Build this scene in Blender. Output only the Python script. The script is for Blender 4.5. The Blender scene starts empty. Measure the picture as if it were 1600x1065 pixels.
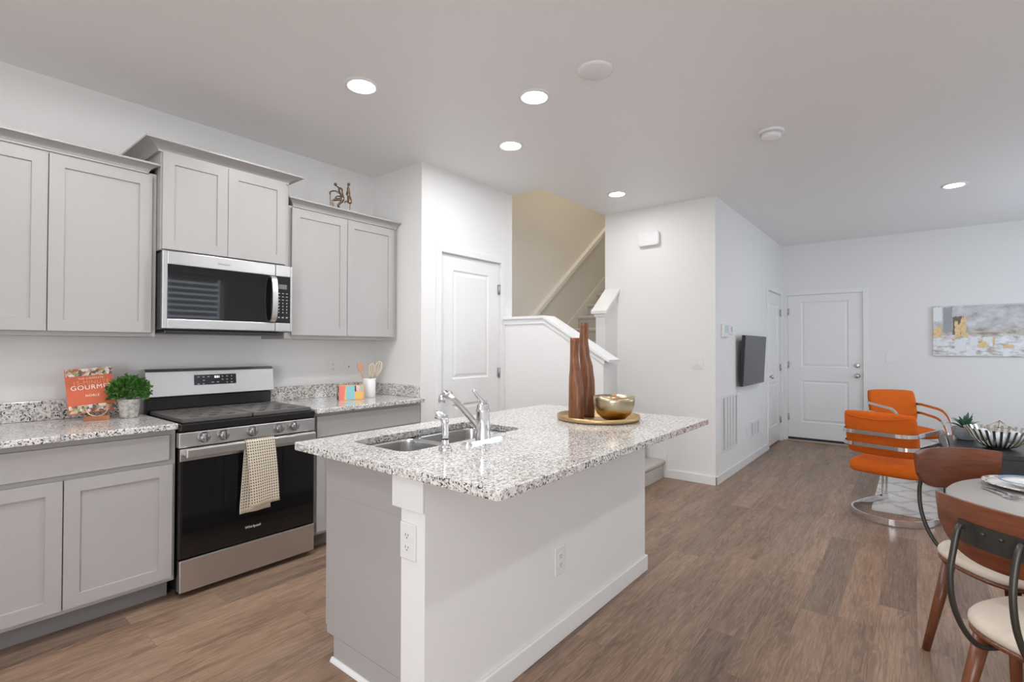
import bpy, bmesh, math, random
from mathutils import Vector, Matrix
random.seed(7)
PI = math.pi
C = bpy.context.scene.collection
sc = bpy.context.scene

# ---------------------------------------------------------------- camera
cam_data = bpy.data.cameras.new('camera'); cam = bpy.data.objects.new('camera', cam_data); C.objects.link(cam)
yaw, pit, rol = map(math.radians, (38.77818, 0.687196, 0.13021))
fw = Vector((math.cos(yaw)*math.cos(pit), math.sin(yaw)*math.cos(pit), math.sin(pit)))
r0 = Vector((math.sin(yaw), -math.cos(yaw), 0)); u0 = r0.cross(fw)
rt = r0*math.cos(rol) + u0*math.sin(rol); up = rt.cross(fw)
cam.matrix_world = Matrix(((rt.x, up.x, -fw.x, 0), (rt.y, up.y, -fw.y, 0), (rt.z, up.z, -fw.z, 1.31), (0, 0, 0, 1)))
cam_data.sensor_width = 36.0; cam_data.sensor_fit = 'HORIZONTAL'; cam_data.lens = 36.0*784.0534/1600
cam_data.clip_start = 0.05; cam_data.clip_end = 100
sc.camera = cam

# ---------------------------------------------------------------- view, world
sc.view_settings.view_transform = 'Standard'; sc.view_settings.look = 'None'
sc.view_settings.exposure = 0.64; sc.view_settings.gamma = 1.0; sc.view_settings.use_curve_mapping = False
sc.cycles.use_denoising = True
sc.cycles.max_bounces = 10; sc.cycles.diffuse_bounces = 6; sc.cycles.glossy_bounces = 5
sc.cycles.sample_clamp_indirect = 6.0; sc.cycles.caustics_reflective = False; sc.cycles.caustics_refractive = False
world = bpy.data.worlds.new('sky'); sc.world = world; world.use_nodes = True
wn = world.node_tree.nodes; wl = world.node_tree.links
bg = wn['Background']; bg.inputs[0].default_value = (0.62, 0.78, 1.0, 1); bg.inputs[1].default_value = 1.2

# room planes (metres; x runs along the kitchen wall away from the camera, y towards that wall)
YK, ZC, XP, YP, XQ, XC, YT, XF, YE = 3.6275, 2.7603, 2.6056, 3.0026, 3.735, 4.9375, 1.4818, 8.0433, 2.655
YR, XB = -2.3, -2.6

# ---------------------------------------------------------------- daylight at the windows, and the ceiling lamps out of frame
DAY = (0.80, 0.90, 1.0)
def window_light(name, loc, rot, sx, sy, watts, col=DAY):
    l = bpy.data.lights.new(name, 'AREA'); l.shape = 'RECTANGLE'; l.size = sx; l.size_y = sy; l.energy = watts; l.color = col
    o = bpy.data.objects.new(name, l); C.objects.link(o); o.location = loc; o.rotation_euler = rot; return o
window_light('daylight_dining', (2.97, YR-0.16, 1.70), (PI/2, 0, 0), 1.0, 1.5, 12)
window_light('daylight_living', (6.15, YR-0.16, 1.55), (PI/2, 0, 0), 1.8, 1.6, 20)
window_light('fill_daylight_back', (XB-0.16, -0.75, 1.15), (0, -PI/2, 0), 2.1, 1.8, 75, (0.97, 0.98, 1.0))  # fill daylight through unseen glass added behind the camera
LAMP_ON = 140.0
LAMPS_SEEN = [(1.637, 2.392), (2.333, 1.712), (2.794, 2.261), (4.312, 2.193), (5.935, -0.28)]
LAMPS_OUT = [(0.45, 2.40), (0.75, 1.60), (-0.9, 2.0), (3.3, -0.62), (1.5, -0.66), (-1.3, -0.3)]

# ---------------------------------------------------------------- materials
def new_mat(name):
    m = bpy.data.materials.new(name); m.use_nodes = True
    n = m.node_tree.nodes; l = m.node_tree.links
    return m, n, l, n['Principled BSDF']
def coords(n, l, kind='Object', scale=(1, 1, 1), rot=(0, 0, 0)):
    t = n.new('ShaderNodeTexCoord'); mp = n.new('ShaderNodeMapping'); mp.inputs['Scale'].default_value = scale; mp.inputs['Rotation'].default_value = rot
    l.new(t.outputs[kind], mp.inputs[0]); return mp.outputs[0]
def noise(n, l, vec, scale, detail=4, rough=0.5):
    t = n.new('ShaderNodeTexNoise'); t.inputs['Scale'].default_value = scale; t.inputs['Detail'].default_value = detail; t.inputs['Roughness'].default_value = rough
    l.new(vec, t.inputs['Vector']); return t.outputs['Fac']
def ramp(n, l, fac, stops, interp='LINEAR'):
    r = n.new('ShaderNodeValToRGB'); r.color_ramp.interpolation = interp
    e = r.color_ramp.elements
    while len(e) < len(stops): e.new(0.5)
    for i, (p, c) in enumerate(stops):
        e[i].position = p; e[i].color = (c, c, c, 1) if not isinstance(c, tuple) else (*c, 1)
    l.new(fac, r.inputs[0]); return r.outputs[0]
def mixc(n, l, fac, a, b, mode='MIX'):
    m = n.new('ShaderNodeMix'); m.data_type = 'RGBA'; m.blend_type = mode
    for s, v in ((m.inputs[0], fac), (m.inputs[6], a), (m.inputs[7], b)):
        if hasattr(v, 'default_value') or hasattr(v, 'links'): l.new(v, s)
        else: s.default_value = v if not isinstance(v, tuple) else (*v, 1)
    return m.outputs[2]
def bump(n, l, b, h, strength, dist=0.01):
    t = n.new('ShaderNodeBump'); t.inputs['Strength'].default_value = strength; t.inputs['Distance'].default_value = dist
    l.new(h, t.inputs['Height']); l.new(t.outputs[0], b.inputs['Normal'])
def plain(name, col, rough=0.5, metal=0.0, spec=0.5, var=0.0, vscale=8, bmp=0, bscale=60, bdist=0.002, emit=None, coat=0):
    m, n, l, b = new_mat(name)
    b.inputs['Base Color'].default_value = (*col, 1); b.inputs['Roughness'].default_value = rough; b.inputs['Metallic'].default_value = metal
    b.inputs['Specular IOR Level'].default_value = spec; b.inputs['Coat Weight'].default_value = coat; b.inputs['Coat Roughness'].default_value = 0.08
    if emit: b.inputs['Emission Color'].default_value = (*emit[0], 1); b.inputs['Emission Strength'].default_value = emit[1]
    v = coords(n, l)
    if var:
        f = noise(n, l, v, vscale)
        c = mixc(n, l, f, tuple(max(0, x*(1-var)) for x in col), tuple(min(1, x*(1+var)) for x in col)); l.new(c, b.inputs['Base Color'])
    if bmp: bump(n, l, b, noise(n, l, v, bscale, 3), bmp, bdist)
    return m
M = {}
M['wall'] = plain('wall_paint', (0.80, 0.797, 0.787), 0.75, bmp=0.12, bscale=160, bdist=0.003)
M['stairwall'] = plain('stair_wall_paint', (0.82, 0.79, 0.735), 0.75, bmp=0.12, bscale=160, bdist=0.003)
M['ceiling'] = plain('ceiling_paint', (0.84, 0.832, 0.825), 0.42, bmp=0.22, bscale=120, bdist=0.004)
M['trim'] = plain('white_trim_paint', (0.81, 0.81, 0.805), 0.4)
M['doorpaint'] = plain('white_door_paint', (0.81, 0.81, 0.81), 0.42)
M['plastic'] = plain('white_plastic', (0.79, 0.79, 0.79), 0.35)
M['slot'] = plain('outlet_slots', (0.16, 0.16, 0.16), 0.6)
M['cab'] = plain('grey_cabinet_paint', (0.428, 0.416, 0.406), 0.38, var=0.02, vscale=3)
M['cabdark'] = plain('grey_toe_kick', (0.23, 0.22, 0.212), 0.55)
M['black'] = plain('black_enamel', (0.012, 0.012, 0.013), 0.22, spec=0.6)
M['blackmat'] = plain('black_matte', (0.018, 0.018, 0.02), 0.55)
M['knob'] = plain('dark_steel_knob', (0.40, 0.395, 0.39), 0.3, 1)
M['iron'] = plain('cast_iron', (0.115, 0.105, 0.098), 0.38, var=0.2, vscale=40, bmp=0.15, bscale=200, bdist=0.001)
M['glassblk'] = plain('black_oven_glass', (0.006, 0.006, 0.007), 0.04, spec=0.6)
M['darkpanel'] = plain('dark_display_panel', (0.015, 0.016, 0.018), 0.15)
M['digits'] = plain('lit_display_digits', (0.8, 0.9, 1), 0.4, emit=((0.75, 0.9, 1), 2.2))
M['keyink'] = plain('grey_key_print', (0.5, 0.5, 0.52), 0.5)
M['lightprint'] = plain('pale_print', (0.75, 0.75, 0.75), 0.4)
M['chrome'] = plain('polished_chrome', (0.80, 0.81, 0.83), 0.10, 1)
M['nickel'] = plain('satin_nickel', (0.62, 0.58, 0.53), 0.24, 1)
M['hinge'] = plain('hinge_nickel', (0.5, 0.5, 0.5), 0.35, 1)
M['gold'] = plain('hammered_gold', (0.60, 0.43, 0.22), 0.40, 1, bmp=0.5, bscale=45, bdist=0.004)
M['goldpale'] = plain('pale_brass_wire', (0.75, 0.62, 0.42), 0.3, 1)
M['copper'] = plain('copper_foil', (0.85, 0.42, 0.2), 0.3, 1, bmp=0.6, bscale=60, bdist=0.004)
M['bronze'] = plain('aged_bronze', (0.23, 0.17, 0.125), 0.3, 0.9, var=0.4, vscale=30)
M['orange'] = plain('orange_upholstery', (0.67, 0.135, 0.013), 0.85, spec=0.2, var=0.08, vscale=20, bmp=0.3, bscale=500, bdist=0.001)
M['cream'] = plain('cream_upholstery', (0.70, 0.62, 0.52), 0.9, spec=0.2, var=0.05, vscale=12, bmp=0.3, bscale=600, bdist=0.001)
M['rodiron'] = plain('dark_iron_rod', (0.075, 0.07, 0.062), 0.42, 0.75)
M['greytop'] = plain('grey_laminate', (0.40, 0.39, 0.375), 0.42, var=0.03)
M['dark'] = plain('black_stained_wood', (0.022, 0.021, 0.022), 0.33, var=0.2, vscale=6)
M['ceramic'] = plain('white_ceramic', (0.84, 0.84, 0.83), 0.2)
M['greypot'] = plain('grey_ribbed_ceramic', (0.36, 0.375, 0.39), 0.6, var=0.1, vscale=30)
M['soil'] = plain('potting_soil', (0.06, 0.04, 0.03), 0.95)
M['tvscreen'] = plain('tv_screen', (0.045, 0.05, 0.058), 0.3)
M['whiteball'] = plain('white_decor_ball', (0.8, 0.8, 0.8), 0.5, bmp=0.5, bscale=60, bdist=0.004)
M['canvas_edge'] = plain('canvas_edge', (0.72, 0.72, 0.7), 0.8)
M['plantgreen'] = plain('boxwood_leaf', (0.05, 0.155, 0.022), 0.45, var=0.75, vscale=140)
M['succulent'] = plain('succulent_leaf', (0.065, 0.15, 0.10), 0.45, var=0.35, vscale=40)
M['whisk'] = plain('pale_wood_utensil', (0.75, 0.64, 0.50), 0.5)
M['paper'] = plain('book_pages', (0.82, 0.79, 0.72), 0.8)
M['lampdim'] = plain('dim_lamp_diffuser', (1, 1, 1), 0.4, emit=((0.975, 0.985, 1.0), LAMP_ON*0.6))
M['lampglow'] = plain('lamp_diffuser', (1, 1, 1), 0.4, emit=((0.975, 0.985, 1.0), LAMP_ON))
M['steeldark'] = plain('dark_steel_side', (0.10, 0.10, 0.105), 0.4, 0.6)
M['blind'] = plain('white_blind_slat', (0.82, 0.83, 0.84), 0.5)
M['yellow'] = plain('yellow_board', (0.80, 0.52, 0.16), 0.5)

def brushed(name, col, rough, sc_, aniso=0.65):
    m, n, l, b = new_mat(name); b.inputs['Metallic'].default_value = 1
    v = coords(n, l, 'Object', sc_); f = noise(n, l, v, 4, 4, 0.6)
    l.new(mixc(n, l, f, tuple(c*0.965 for c in col), tuple(min(1, c*1.03) for c in col)), b.inputs['Base Color'])
    b.inputs['Roughness'].default_value = rough; b.inputs['Anisotropic'].default_value = aniso; b.inputs['Anisotropic Rotation'].default_value = 0.25
    return m
M['steel'] = brushed('brushed_stainless', (0.71, 0.70, 0.69), 0.32, (0.6, 0.6, 260))
M['sinksteel'] = brushed('satin_sink_steel', (0.66, 0.655, 0.65), 0.2, (3, 3, 3), 0.0)

# granite: pale ground, grey clouds, black and brown flecks
m, n, l, b = new_mat('speckled_granite'); v = coords(n, l)
f1 = noise(n, l, v, 66, 3, 0.6); f2 = noise(n, l, v, 135, 2, 0.5); f3 = noise(n, l, v, 100, 2, 0.55); f4 = noise(n, l, v, 16, 2)
base = ramp(n, l, f1, [(0.34, (0.36, 0.345, 0.33)), (0.45, (0.60, 0.58, 0.555)), (0.58, (0.80, 0.785, 0.755))])
brown = mixc(n, l, ramp(n, l, f3, [(0.60, 0.0), (0.66, 0.55)]), base, (0.40, 0.32, 0.27))
mt = n.new('ShaderNodeMath'); mt.operation = 'ADD'; l.new(f2, mt.inputs[0]); ms = n.new('ShaderNodeMath'); ms.operation = 'MULTIPLY'; ms.inputs[1].default_value = 0.22; l.new(f4, ms.inputs[0]); l.new(ms.outputs[0], mt.inputs[1])
spk = mixc(n, l, ramp(n, l, mt.outputs[0], [(0.692, 0.0), (0.72, 1.0)]), brown, (0.045, 0.043, 0.042))
l.new(spk, b.inputs['Base Color']); b.inputs['Roughness'].default_value = 0.12; b.inputs['Specular IOR Level'].default_value = 0.8
M['granite'] = m

# plank floor, boards along x, each row shifted by its own random amount
m, n, l, b = new_mat('vinyl_plank_floor'); v = coords(n, l, 'Object')
def math_(n, l, op, a, b_=0.0, c_=None):
    t = n.new('ShaderNodeMath'); t.operation = op
    for i, q in enumerate((a, b_, c_)):
        if q is None: continue
        if hasattr(q, 'links'): l.new(q, t.inputs[i])
        else: t.inputs[i].default_value = q
    return t.outputs[0]
ROW = 0.152
sp = n.new('ShaderNodeSeparateXYZ'); l.new(v, sp.inputs[0])
row = math_(n, l, 'FLOOR', math_(n, l, 'DIVIDE', sp.outputs[1], ROW))
wn_ = n.new('ShaderNodeTexWhiteNoise'); wn_.noise_dimensions = '1D'; l.new(row, wn_.inputs['W'])
cb = n.new('ShaderNodeCombineXYZ'); l.new(math_(n, l, 'MULTIPLY_ADD', wn_.outputs['Value'], 5.0, sp.outputs[0]), cb.inputs[0]); l.new(sp.outputs[1], cb.inputs[1])
bt = n.new('ShaderNodeTexBrick'); bt.offset = 0.0; bt.squash = 1
for k, val in (('Scale', 1.0), ('Brick Width', 1.22), ('Row Height', ROW), ('Mortar Size', 0.0007), ('Mortar Smooth', 0.3), ('Bias', 0.0)): bt.inputs[k].default_value = val
bt.inputs['Color1'].default_value = (0, 0, 0, 1); bt.inputs['Color2'].default_value = (1, 1, 1, 1); bt.inputs['Mortar'].default_value = (0.0, 0.0, 0.0, 1)
l.new(cb.outputs[0], bt.inputs['Vector'])
tone = ramp(n, l, bt.outputs['Color'], [(0.0, (0.228, 0.158, 0.116)), (0.15, (0.262, 0.177, 0.126)), (0.35, (0.318, 0.208, 0.143)), (0.6, (0.340, 0.222, 0.151)), (0.8, (0.312, 0.212, 0.152)), (1.0, (0.378, 0.253, 0.172))])
sh = n.new('ShaderNodeVectorMath'); sh.operation = 'MULTIPLY_ADD'; sh.inputs[1].default_value = (13, 17, 5); l.new(bt.outputs['Color'], sh.inputs[0]); l.new(cb.outputs[0], sh.inputs[2])
mp = n.new('ShaderNodeMapping'); mp.inputs['Scale'].default_value = (1.1, 9, 1); l.new(sh.outputs[0], mp.inputs[0])
g1 = noise(n, l, mp.outputs[0], 1.6, 3, 0.5)
ring = math_(n, l, 'MULTIPLY_ADD', math_(n, l, 'SINE', math_(n, l, 'MULTIPLY', g1, 70.0)), 0.5, 0.5)
mp2 = n.new('ShaderNodeMapping'); mp2.inputs['Scale'].default_value = (3, 90, 1); l.new(sh.outputs[0], mp2.inputs[0])
g2 = noise(n, l, mp2.outputs[0], 2.0, 5, 0.65)
mp3 = n.new('ShaderNodeMapping'); mp3.inputs['Scale'].default_value = (0.9, 7, 1); l.new(sh.outputs[0], mp3.inputs[0])
g3 = noise(n, l, mp3.outputs[0], 2.0, 4, 0.6)
col = mixc(n, l, ramp(n, l, g3, [(0.34, 0.75), (0.56, 0.0)]), tone, mixc(n, l, 1.0, tone, (0.50, 0.47, 0.46), 'MULTIPLY'))
col = mixc(n, l, ramp(n, l, ring, [(0.4, 0.0), (1.0, 0.5)]), col, mixc(n, l, 1.0, tone, (1.35, 1.33, 1.30), 'MULTIPLY'))
col = mixc(n, l, ramp(n, l, g2, [(0.42, 0.0), (0.70, 0.7)]), col, mixc(n, l, 1.0, tone, (0.48, 0.45, 0.44), 'MULTIPLY'))
col = mixc(n, l, math_(n, l, 'MULTIPLY', bt.outputs['Fac'], 0.4), col, (0.09, 0.065, 0.05))
l.new(col, b.inputs['Base Color']); l.new(ramp(n, l, g2, [(0.3, 0.34), (0.7, 0.46)]), b.inputs['Roughness'])
bump(n, l, b, g2, 0.06, 0.002); M['floor'] = m

def wood(name, c1, c2, scale, rough=0.38, rot=(0, 0, 0)):
    m, n, l, b = new_mat(name); v = coords(n, l, 'Object', scale, rot)
    f = noise(n, l, v, 3, 6, 0.6); l.new(ramp(n, l, f, [(0.3, c1), (0.7, c2)]), b.inputs['Base Color']); b.inputs['Roughness'].default_value = rough
    return m
M['walnut'] = wood('red_brown_bent_wood', (0.105, 0.027, 0.0105), (0.205, 0.060, 0.023), (3, 3, 26), 0.3)
M['leg'] = wood('red_brown_turned_wood', (0.12, 0.038, 0.016), (0.22, 0.075, 0.03), (30, 30, 3), 0.32)
M['vasewood'] = wood('carved_brown_wood', (0.115, 0.036, 0.014), (0.30, 0.115, 0.042), (28, 28, 4), 0.4)
M['standwood'] = wood('orange_brown_wood_block', (0.33, 0.11, 0.045), (0.48, 0.19, 0.08), (4, 30, 30), 0.5)
M['nickelbright'] = plain('bright_nickel', (0.70, 0.66, 0.58), 0.16, 1)
# carpet
m, n, l, b = new_mat('grey_beige_carpet'); v = coords(n, l); f = noise(n, l, v, 160, 4, 0.8)
l.new(ramp(n, l, f, [(0.3, (0.42, 0.385, 0.355)), (0.7, (0.74, 0.70, 0.655))]), b.inputs['Base Color']); b.inputs['Roughness'].default_value = 1; bump(n, l, b, f, 0.6, 0.006); M['carpet'] = m
# rug: off white pile with a grey diamond lattice
m, n, l, b = new_mat('white_rug_grey_diamonds'); v = coords(n, l, 'Object', (1, 1, 1), (0, 0, PI/4))
wv = n.new('ShaderNodeVectorMath'); wv.operation = 'MULTIPLY_ADD'; nz = n.new('ShaderNodeTexNoise'); nz.inputs['Scale'].default_value = 9; nz.inputs['Detail'].default_value = 3; l.new(v, nz.inputs['Vector'])
wv.inputs[1].default_value = (0.17, 0.17, 0); l.new(nz.outputs['Color'], wv.inputs[0]); l.new(v, wv.inputs[2])
br = n.new('ShaderNodeTexBrick'); br.offset = 0; br.inputs['Scale'].default_value = 1; br.inputs['Brick Width'].default_value = 0.28; br.inputs['Row Height'].default_value = 0.28; br.inputs['Mortar Size'].default_value = 0.034; br.inputs['Mortar Smooth'].default_value = 1.0
br.inputs['Color1'].default_value = (0.74, 0.72, 0.68, 1); br.inputs['Color2'].default_value = (0.80, 0.78, 0.74, 1); br.inputs['Mortar'].default_value = (0.47, 0.47, 0.48, 1); l.new(wv.outputs[0], br.inputs['Vector'])
f = noise(n, l, v, 140, 3, 0.7); l.new(mixc(n, l, ramp(n, l, f, [(0.3, 0.0), (0.75, 0.35)]), br.outputs['Color'], (0.9, 0.88, 0.84)), b.inputs['Base Color']); b.inputs['Roughness'].default_value = 1; bump(n, l, b, f, 0.7, 0.01); M['rug'] = m
# bowl: gold below, silvery leaf above
m, n, l, b = new_mat('gold_bowl_with_silver_band'); b.inputs['Metallic'].default_value = 1; b.inputs['Roughness'].default_value = 0.32
t = n.new('ShaderNodeTexCoord'); sx = n.new('ShaderNodeSeparateXYZ'); l.new(t.outputs['Object'], sx.inputs[0])
v = coords(n, l); f = noise(n, l, v, 30, 3); ad = n.new('ShaderNodeMath'); ad.operation = 'MULTIPLY_ADD'; ad.inputs[1].default_value = 0.02; l.new(f, ad.inputs[0]); l.new(sx.outputs[2], ad.inputs[2])
l.new(mixc(n, l, ramp(n, l, ad.outputs[0], [(0.064, 0.0), (0.076, 1.0)]), (0.62, 0.38, 0.10), (0.50, 0.42, 0.29)), b.inputs['Base Color']); bump(n, l, b, noise(n, l, v, 60, 2), 0.35, 0.003); M['bowlmix'] = m
# concrete pot
m, n, l, b = new_mat('weathered_pot'); v = coords(n, l); f = noise(n, l, v, 45, 5, 0.7)
l.new(ramp(n, l, f, [(0.35, (0.30, 0.28, 0.255)), (0.55, (0.55, 0.53, 0.50)), (0.7, (0.68, 0.66, 0.63))]), b.inputs['Base Color']); b.inputs['Roughness'].default_value = 0.9; bump(n, l, b, f, 0.4, 0.003); M['potgrey'] = m
# waffle towel (u, v from UV)
m, n, l, b = new_mat('cream_waffle_weave'); v = coords(n, l, 'UV')
br = n.new('ShaderNodeTexBrick'); br.offset = 0.0
for k, val in (('Scale', 1.0), ('Brick Width', 0.0152), ('Row Height', 0.0160), ('Mortar Size', 0.0046), ('Mortar Smooth', 0.3)): br.inputs[k].default_value = val
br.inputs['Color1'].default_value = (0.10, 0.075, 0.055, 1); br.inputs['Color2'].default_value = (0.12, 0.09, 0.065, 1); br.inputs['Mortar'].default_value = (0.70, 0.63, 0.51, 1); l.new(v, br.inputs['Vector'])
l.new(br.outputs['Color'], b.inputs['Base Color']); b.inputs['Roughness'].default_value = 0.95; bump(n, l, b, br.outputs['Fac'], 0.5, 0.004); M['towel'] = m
M['towelhem'] = plain('cream_towel_hem', (0.68, 0.61, 0.49), 0.95)
# clear pane
m, n, l, b = new_mat('window_glass'); n.remove(b); o = n['Material Output']
tr = n.new('ShaderNodeBsdfTransparent'); gl = n.new('ShaderNodeBsdfGlossy'); gl.inputs['Roughness'].default_value = 0.02; mx = n.new('ShaderNodeMixShader'); mx.inputs[0].default_value = 0.06
l.new(tr.outputs[0], mx.inputs[1]); l.new(gl.outputs[0], mx.inputs[2]); l.new(mx.outputs[0], o.inputs[0]); M['pane'] = m
def patches(name, cols, scale, rough=0.6, kind='Object', stretch=(1, 1, 1)):
    m, n, l, b = new_mat(name); v = coords(n, l, kind, stretch)
    vo = n.new('ShaderNodeTexVoronoi'); vo.inputs['Scale'].default_value = scale; l.new(v, vo.inputs['Vector'])
    st = [(i/len(cols), c) for i, c in enumerate(cols)]
    sp = n.new('ShaderNodeSeparateColor'); l.new(vo.outputs['Color'], sp.inputs[0])
    l.new(ramp(n, l, sp.outputs[0], st, 'CONSTANT'), b.inputs['Base Color']); b.inputs['Roughness'].default_value = rough; return m
M['foodphoto'] = patches('printed_food_pictures', [(0.55, 0.42, 0.30), (0.12, 0.10, 0.09), (0.75, 0.70, 0.64), (0.45, 0.12, 0.06), (0.30, 0.33, 0.14), (0.66, 0.50, 0.36)], 70, 0.35)
M['coverred'] = plain('orange_red_book_cover', (0.62, 0.13, 0.06), 0.35)
M['coverink'] = plain('pale_book_lettering', (0.86, 0.80, 0.72), 0.5)
M['coveryel'] = plain('yellow_orange_book_lettering', (0.80, 0.36, 0.12), 0.5)
# abstract canvas painting, local y across (right = -y), z up
m, n, l, b = new_mat('abstract_grey_white_gold_paint'); v = coords(n, l)
sp = n.new('ShaderNodeSeparateXYZ'); l.new(v, sp.inputs[0])
vs = coords(n, l, 'Object', (1, 3.2, 5)); f = noise(n, l, vs, 2.2, 5, 0.6); f2 = noise(n, l, coords(n, l, 'Object', (1, 4, 9)), 2.6, 4, 0.6)
upc = ramp(n, l, f, [(0.30, (0.34, 0.35, 0.35)), (0.42, (0.50, 0.51, 0.51)), (0.52, (0.58, 0.59, 0.60)), (0.62, (0.68, 0.70, 0.73))])
loc_ = ramp(n, l, f2, [(0.34, (0.40, 0.35, 0.29)), (0.43, (0.60, 0.59, 0.56)), (0.50, (0.70, 0.72, 0.74)), (0.58, (0.84, 0.86, 0.88))])
mid = ramp(n, l, f2, [(0.35, (0.30, 0.25, 0.20)), (0.5, (0.50, 0.47, 0.42)), (0.65, (0.60, 0.60, 0.60))])
ad = n.new('ShaderNodeMath'); ad.operation = 'MULTIPLY_ADD'; ad.inputs[1].default_value = 0.16; l.new(f, ad.inputs[0]); l.new(sp.outputs[2], ad.inputs[2])
c = mixc(n, l, ramp(n, l, ad.outputs[0], [(0.30, 1.0), (0.33, 0.0)]), mixc(n, l, ramp(n, l, ad.outputs[0], [(0.37, 1.0), (0.47, 0.0)]), upc, mid), loc_)
l.new(c, b.inputs['Base Color']); b.inputs['Roughness'].default_value = 0.6; M['painting'] = m
M['goldleaf'] = plain('gold_leaf_paint', (0.68, 0.50, 0.26), 0.45, 0.2, var=0.35, vscale=40)
M['umber'] = plain('umber_paint', (0.19, 0.15, 0.13), 0.7, var=0.2, vscale=30)
M['paintgrey'] = plain('grey_paint', (0.36, 0.37, 0.39), 0.7, var=0.1, vscale=20)
M['paintwhite'] = plain('white_paint', (0.80, 0.82, 0.84), 0.7)
M['boxred'] = plain('coral_print', (0.80, 0.22, 0.17), 0.5); M['boxblue'] = plain('aqua_print', (0.28, 0.58, 0.62), 0.5)
M['boxpink'] = plain('pink_print', (0.80, 0.55, 0.50), 0.5); M['boxnavy'] = plain('navy_print', (0.05, 0.04, 0.09), 0.5); M['boxorange'] = plain('orange_print', (0.85, 0.42, 0.16), 0.5)
M['platerim'] = patches('patterned_plate_rim', [(0.80, 0.80, 0.80), (0.30, 0.27, 0.24), (0.78, 0.77, 0.75), (0.62, 0.58, 0.53)], 90, 0.2)
M['plateblue'] = plain('blue_plate_print', (0.22, 0.32, 0.5), 0.2)
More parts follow.
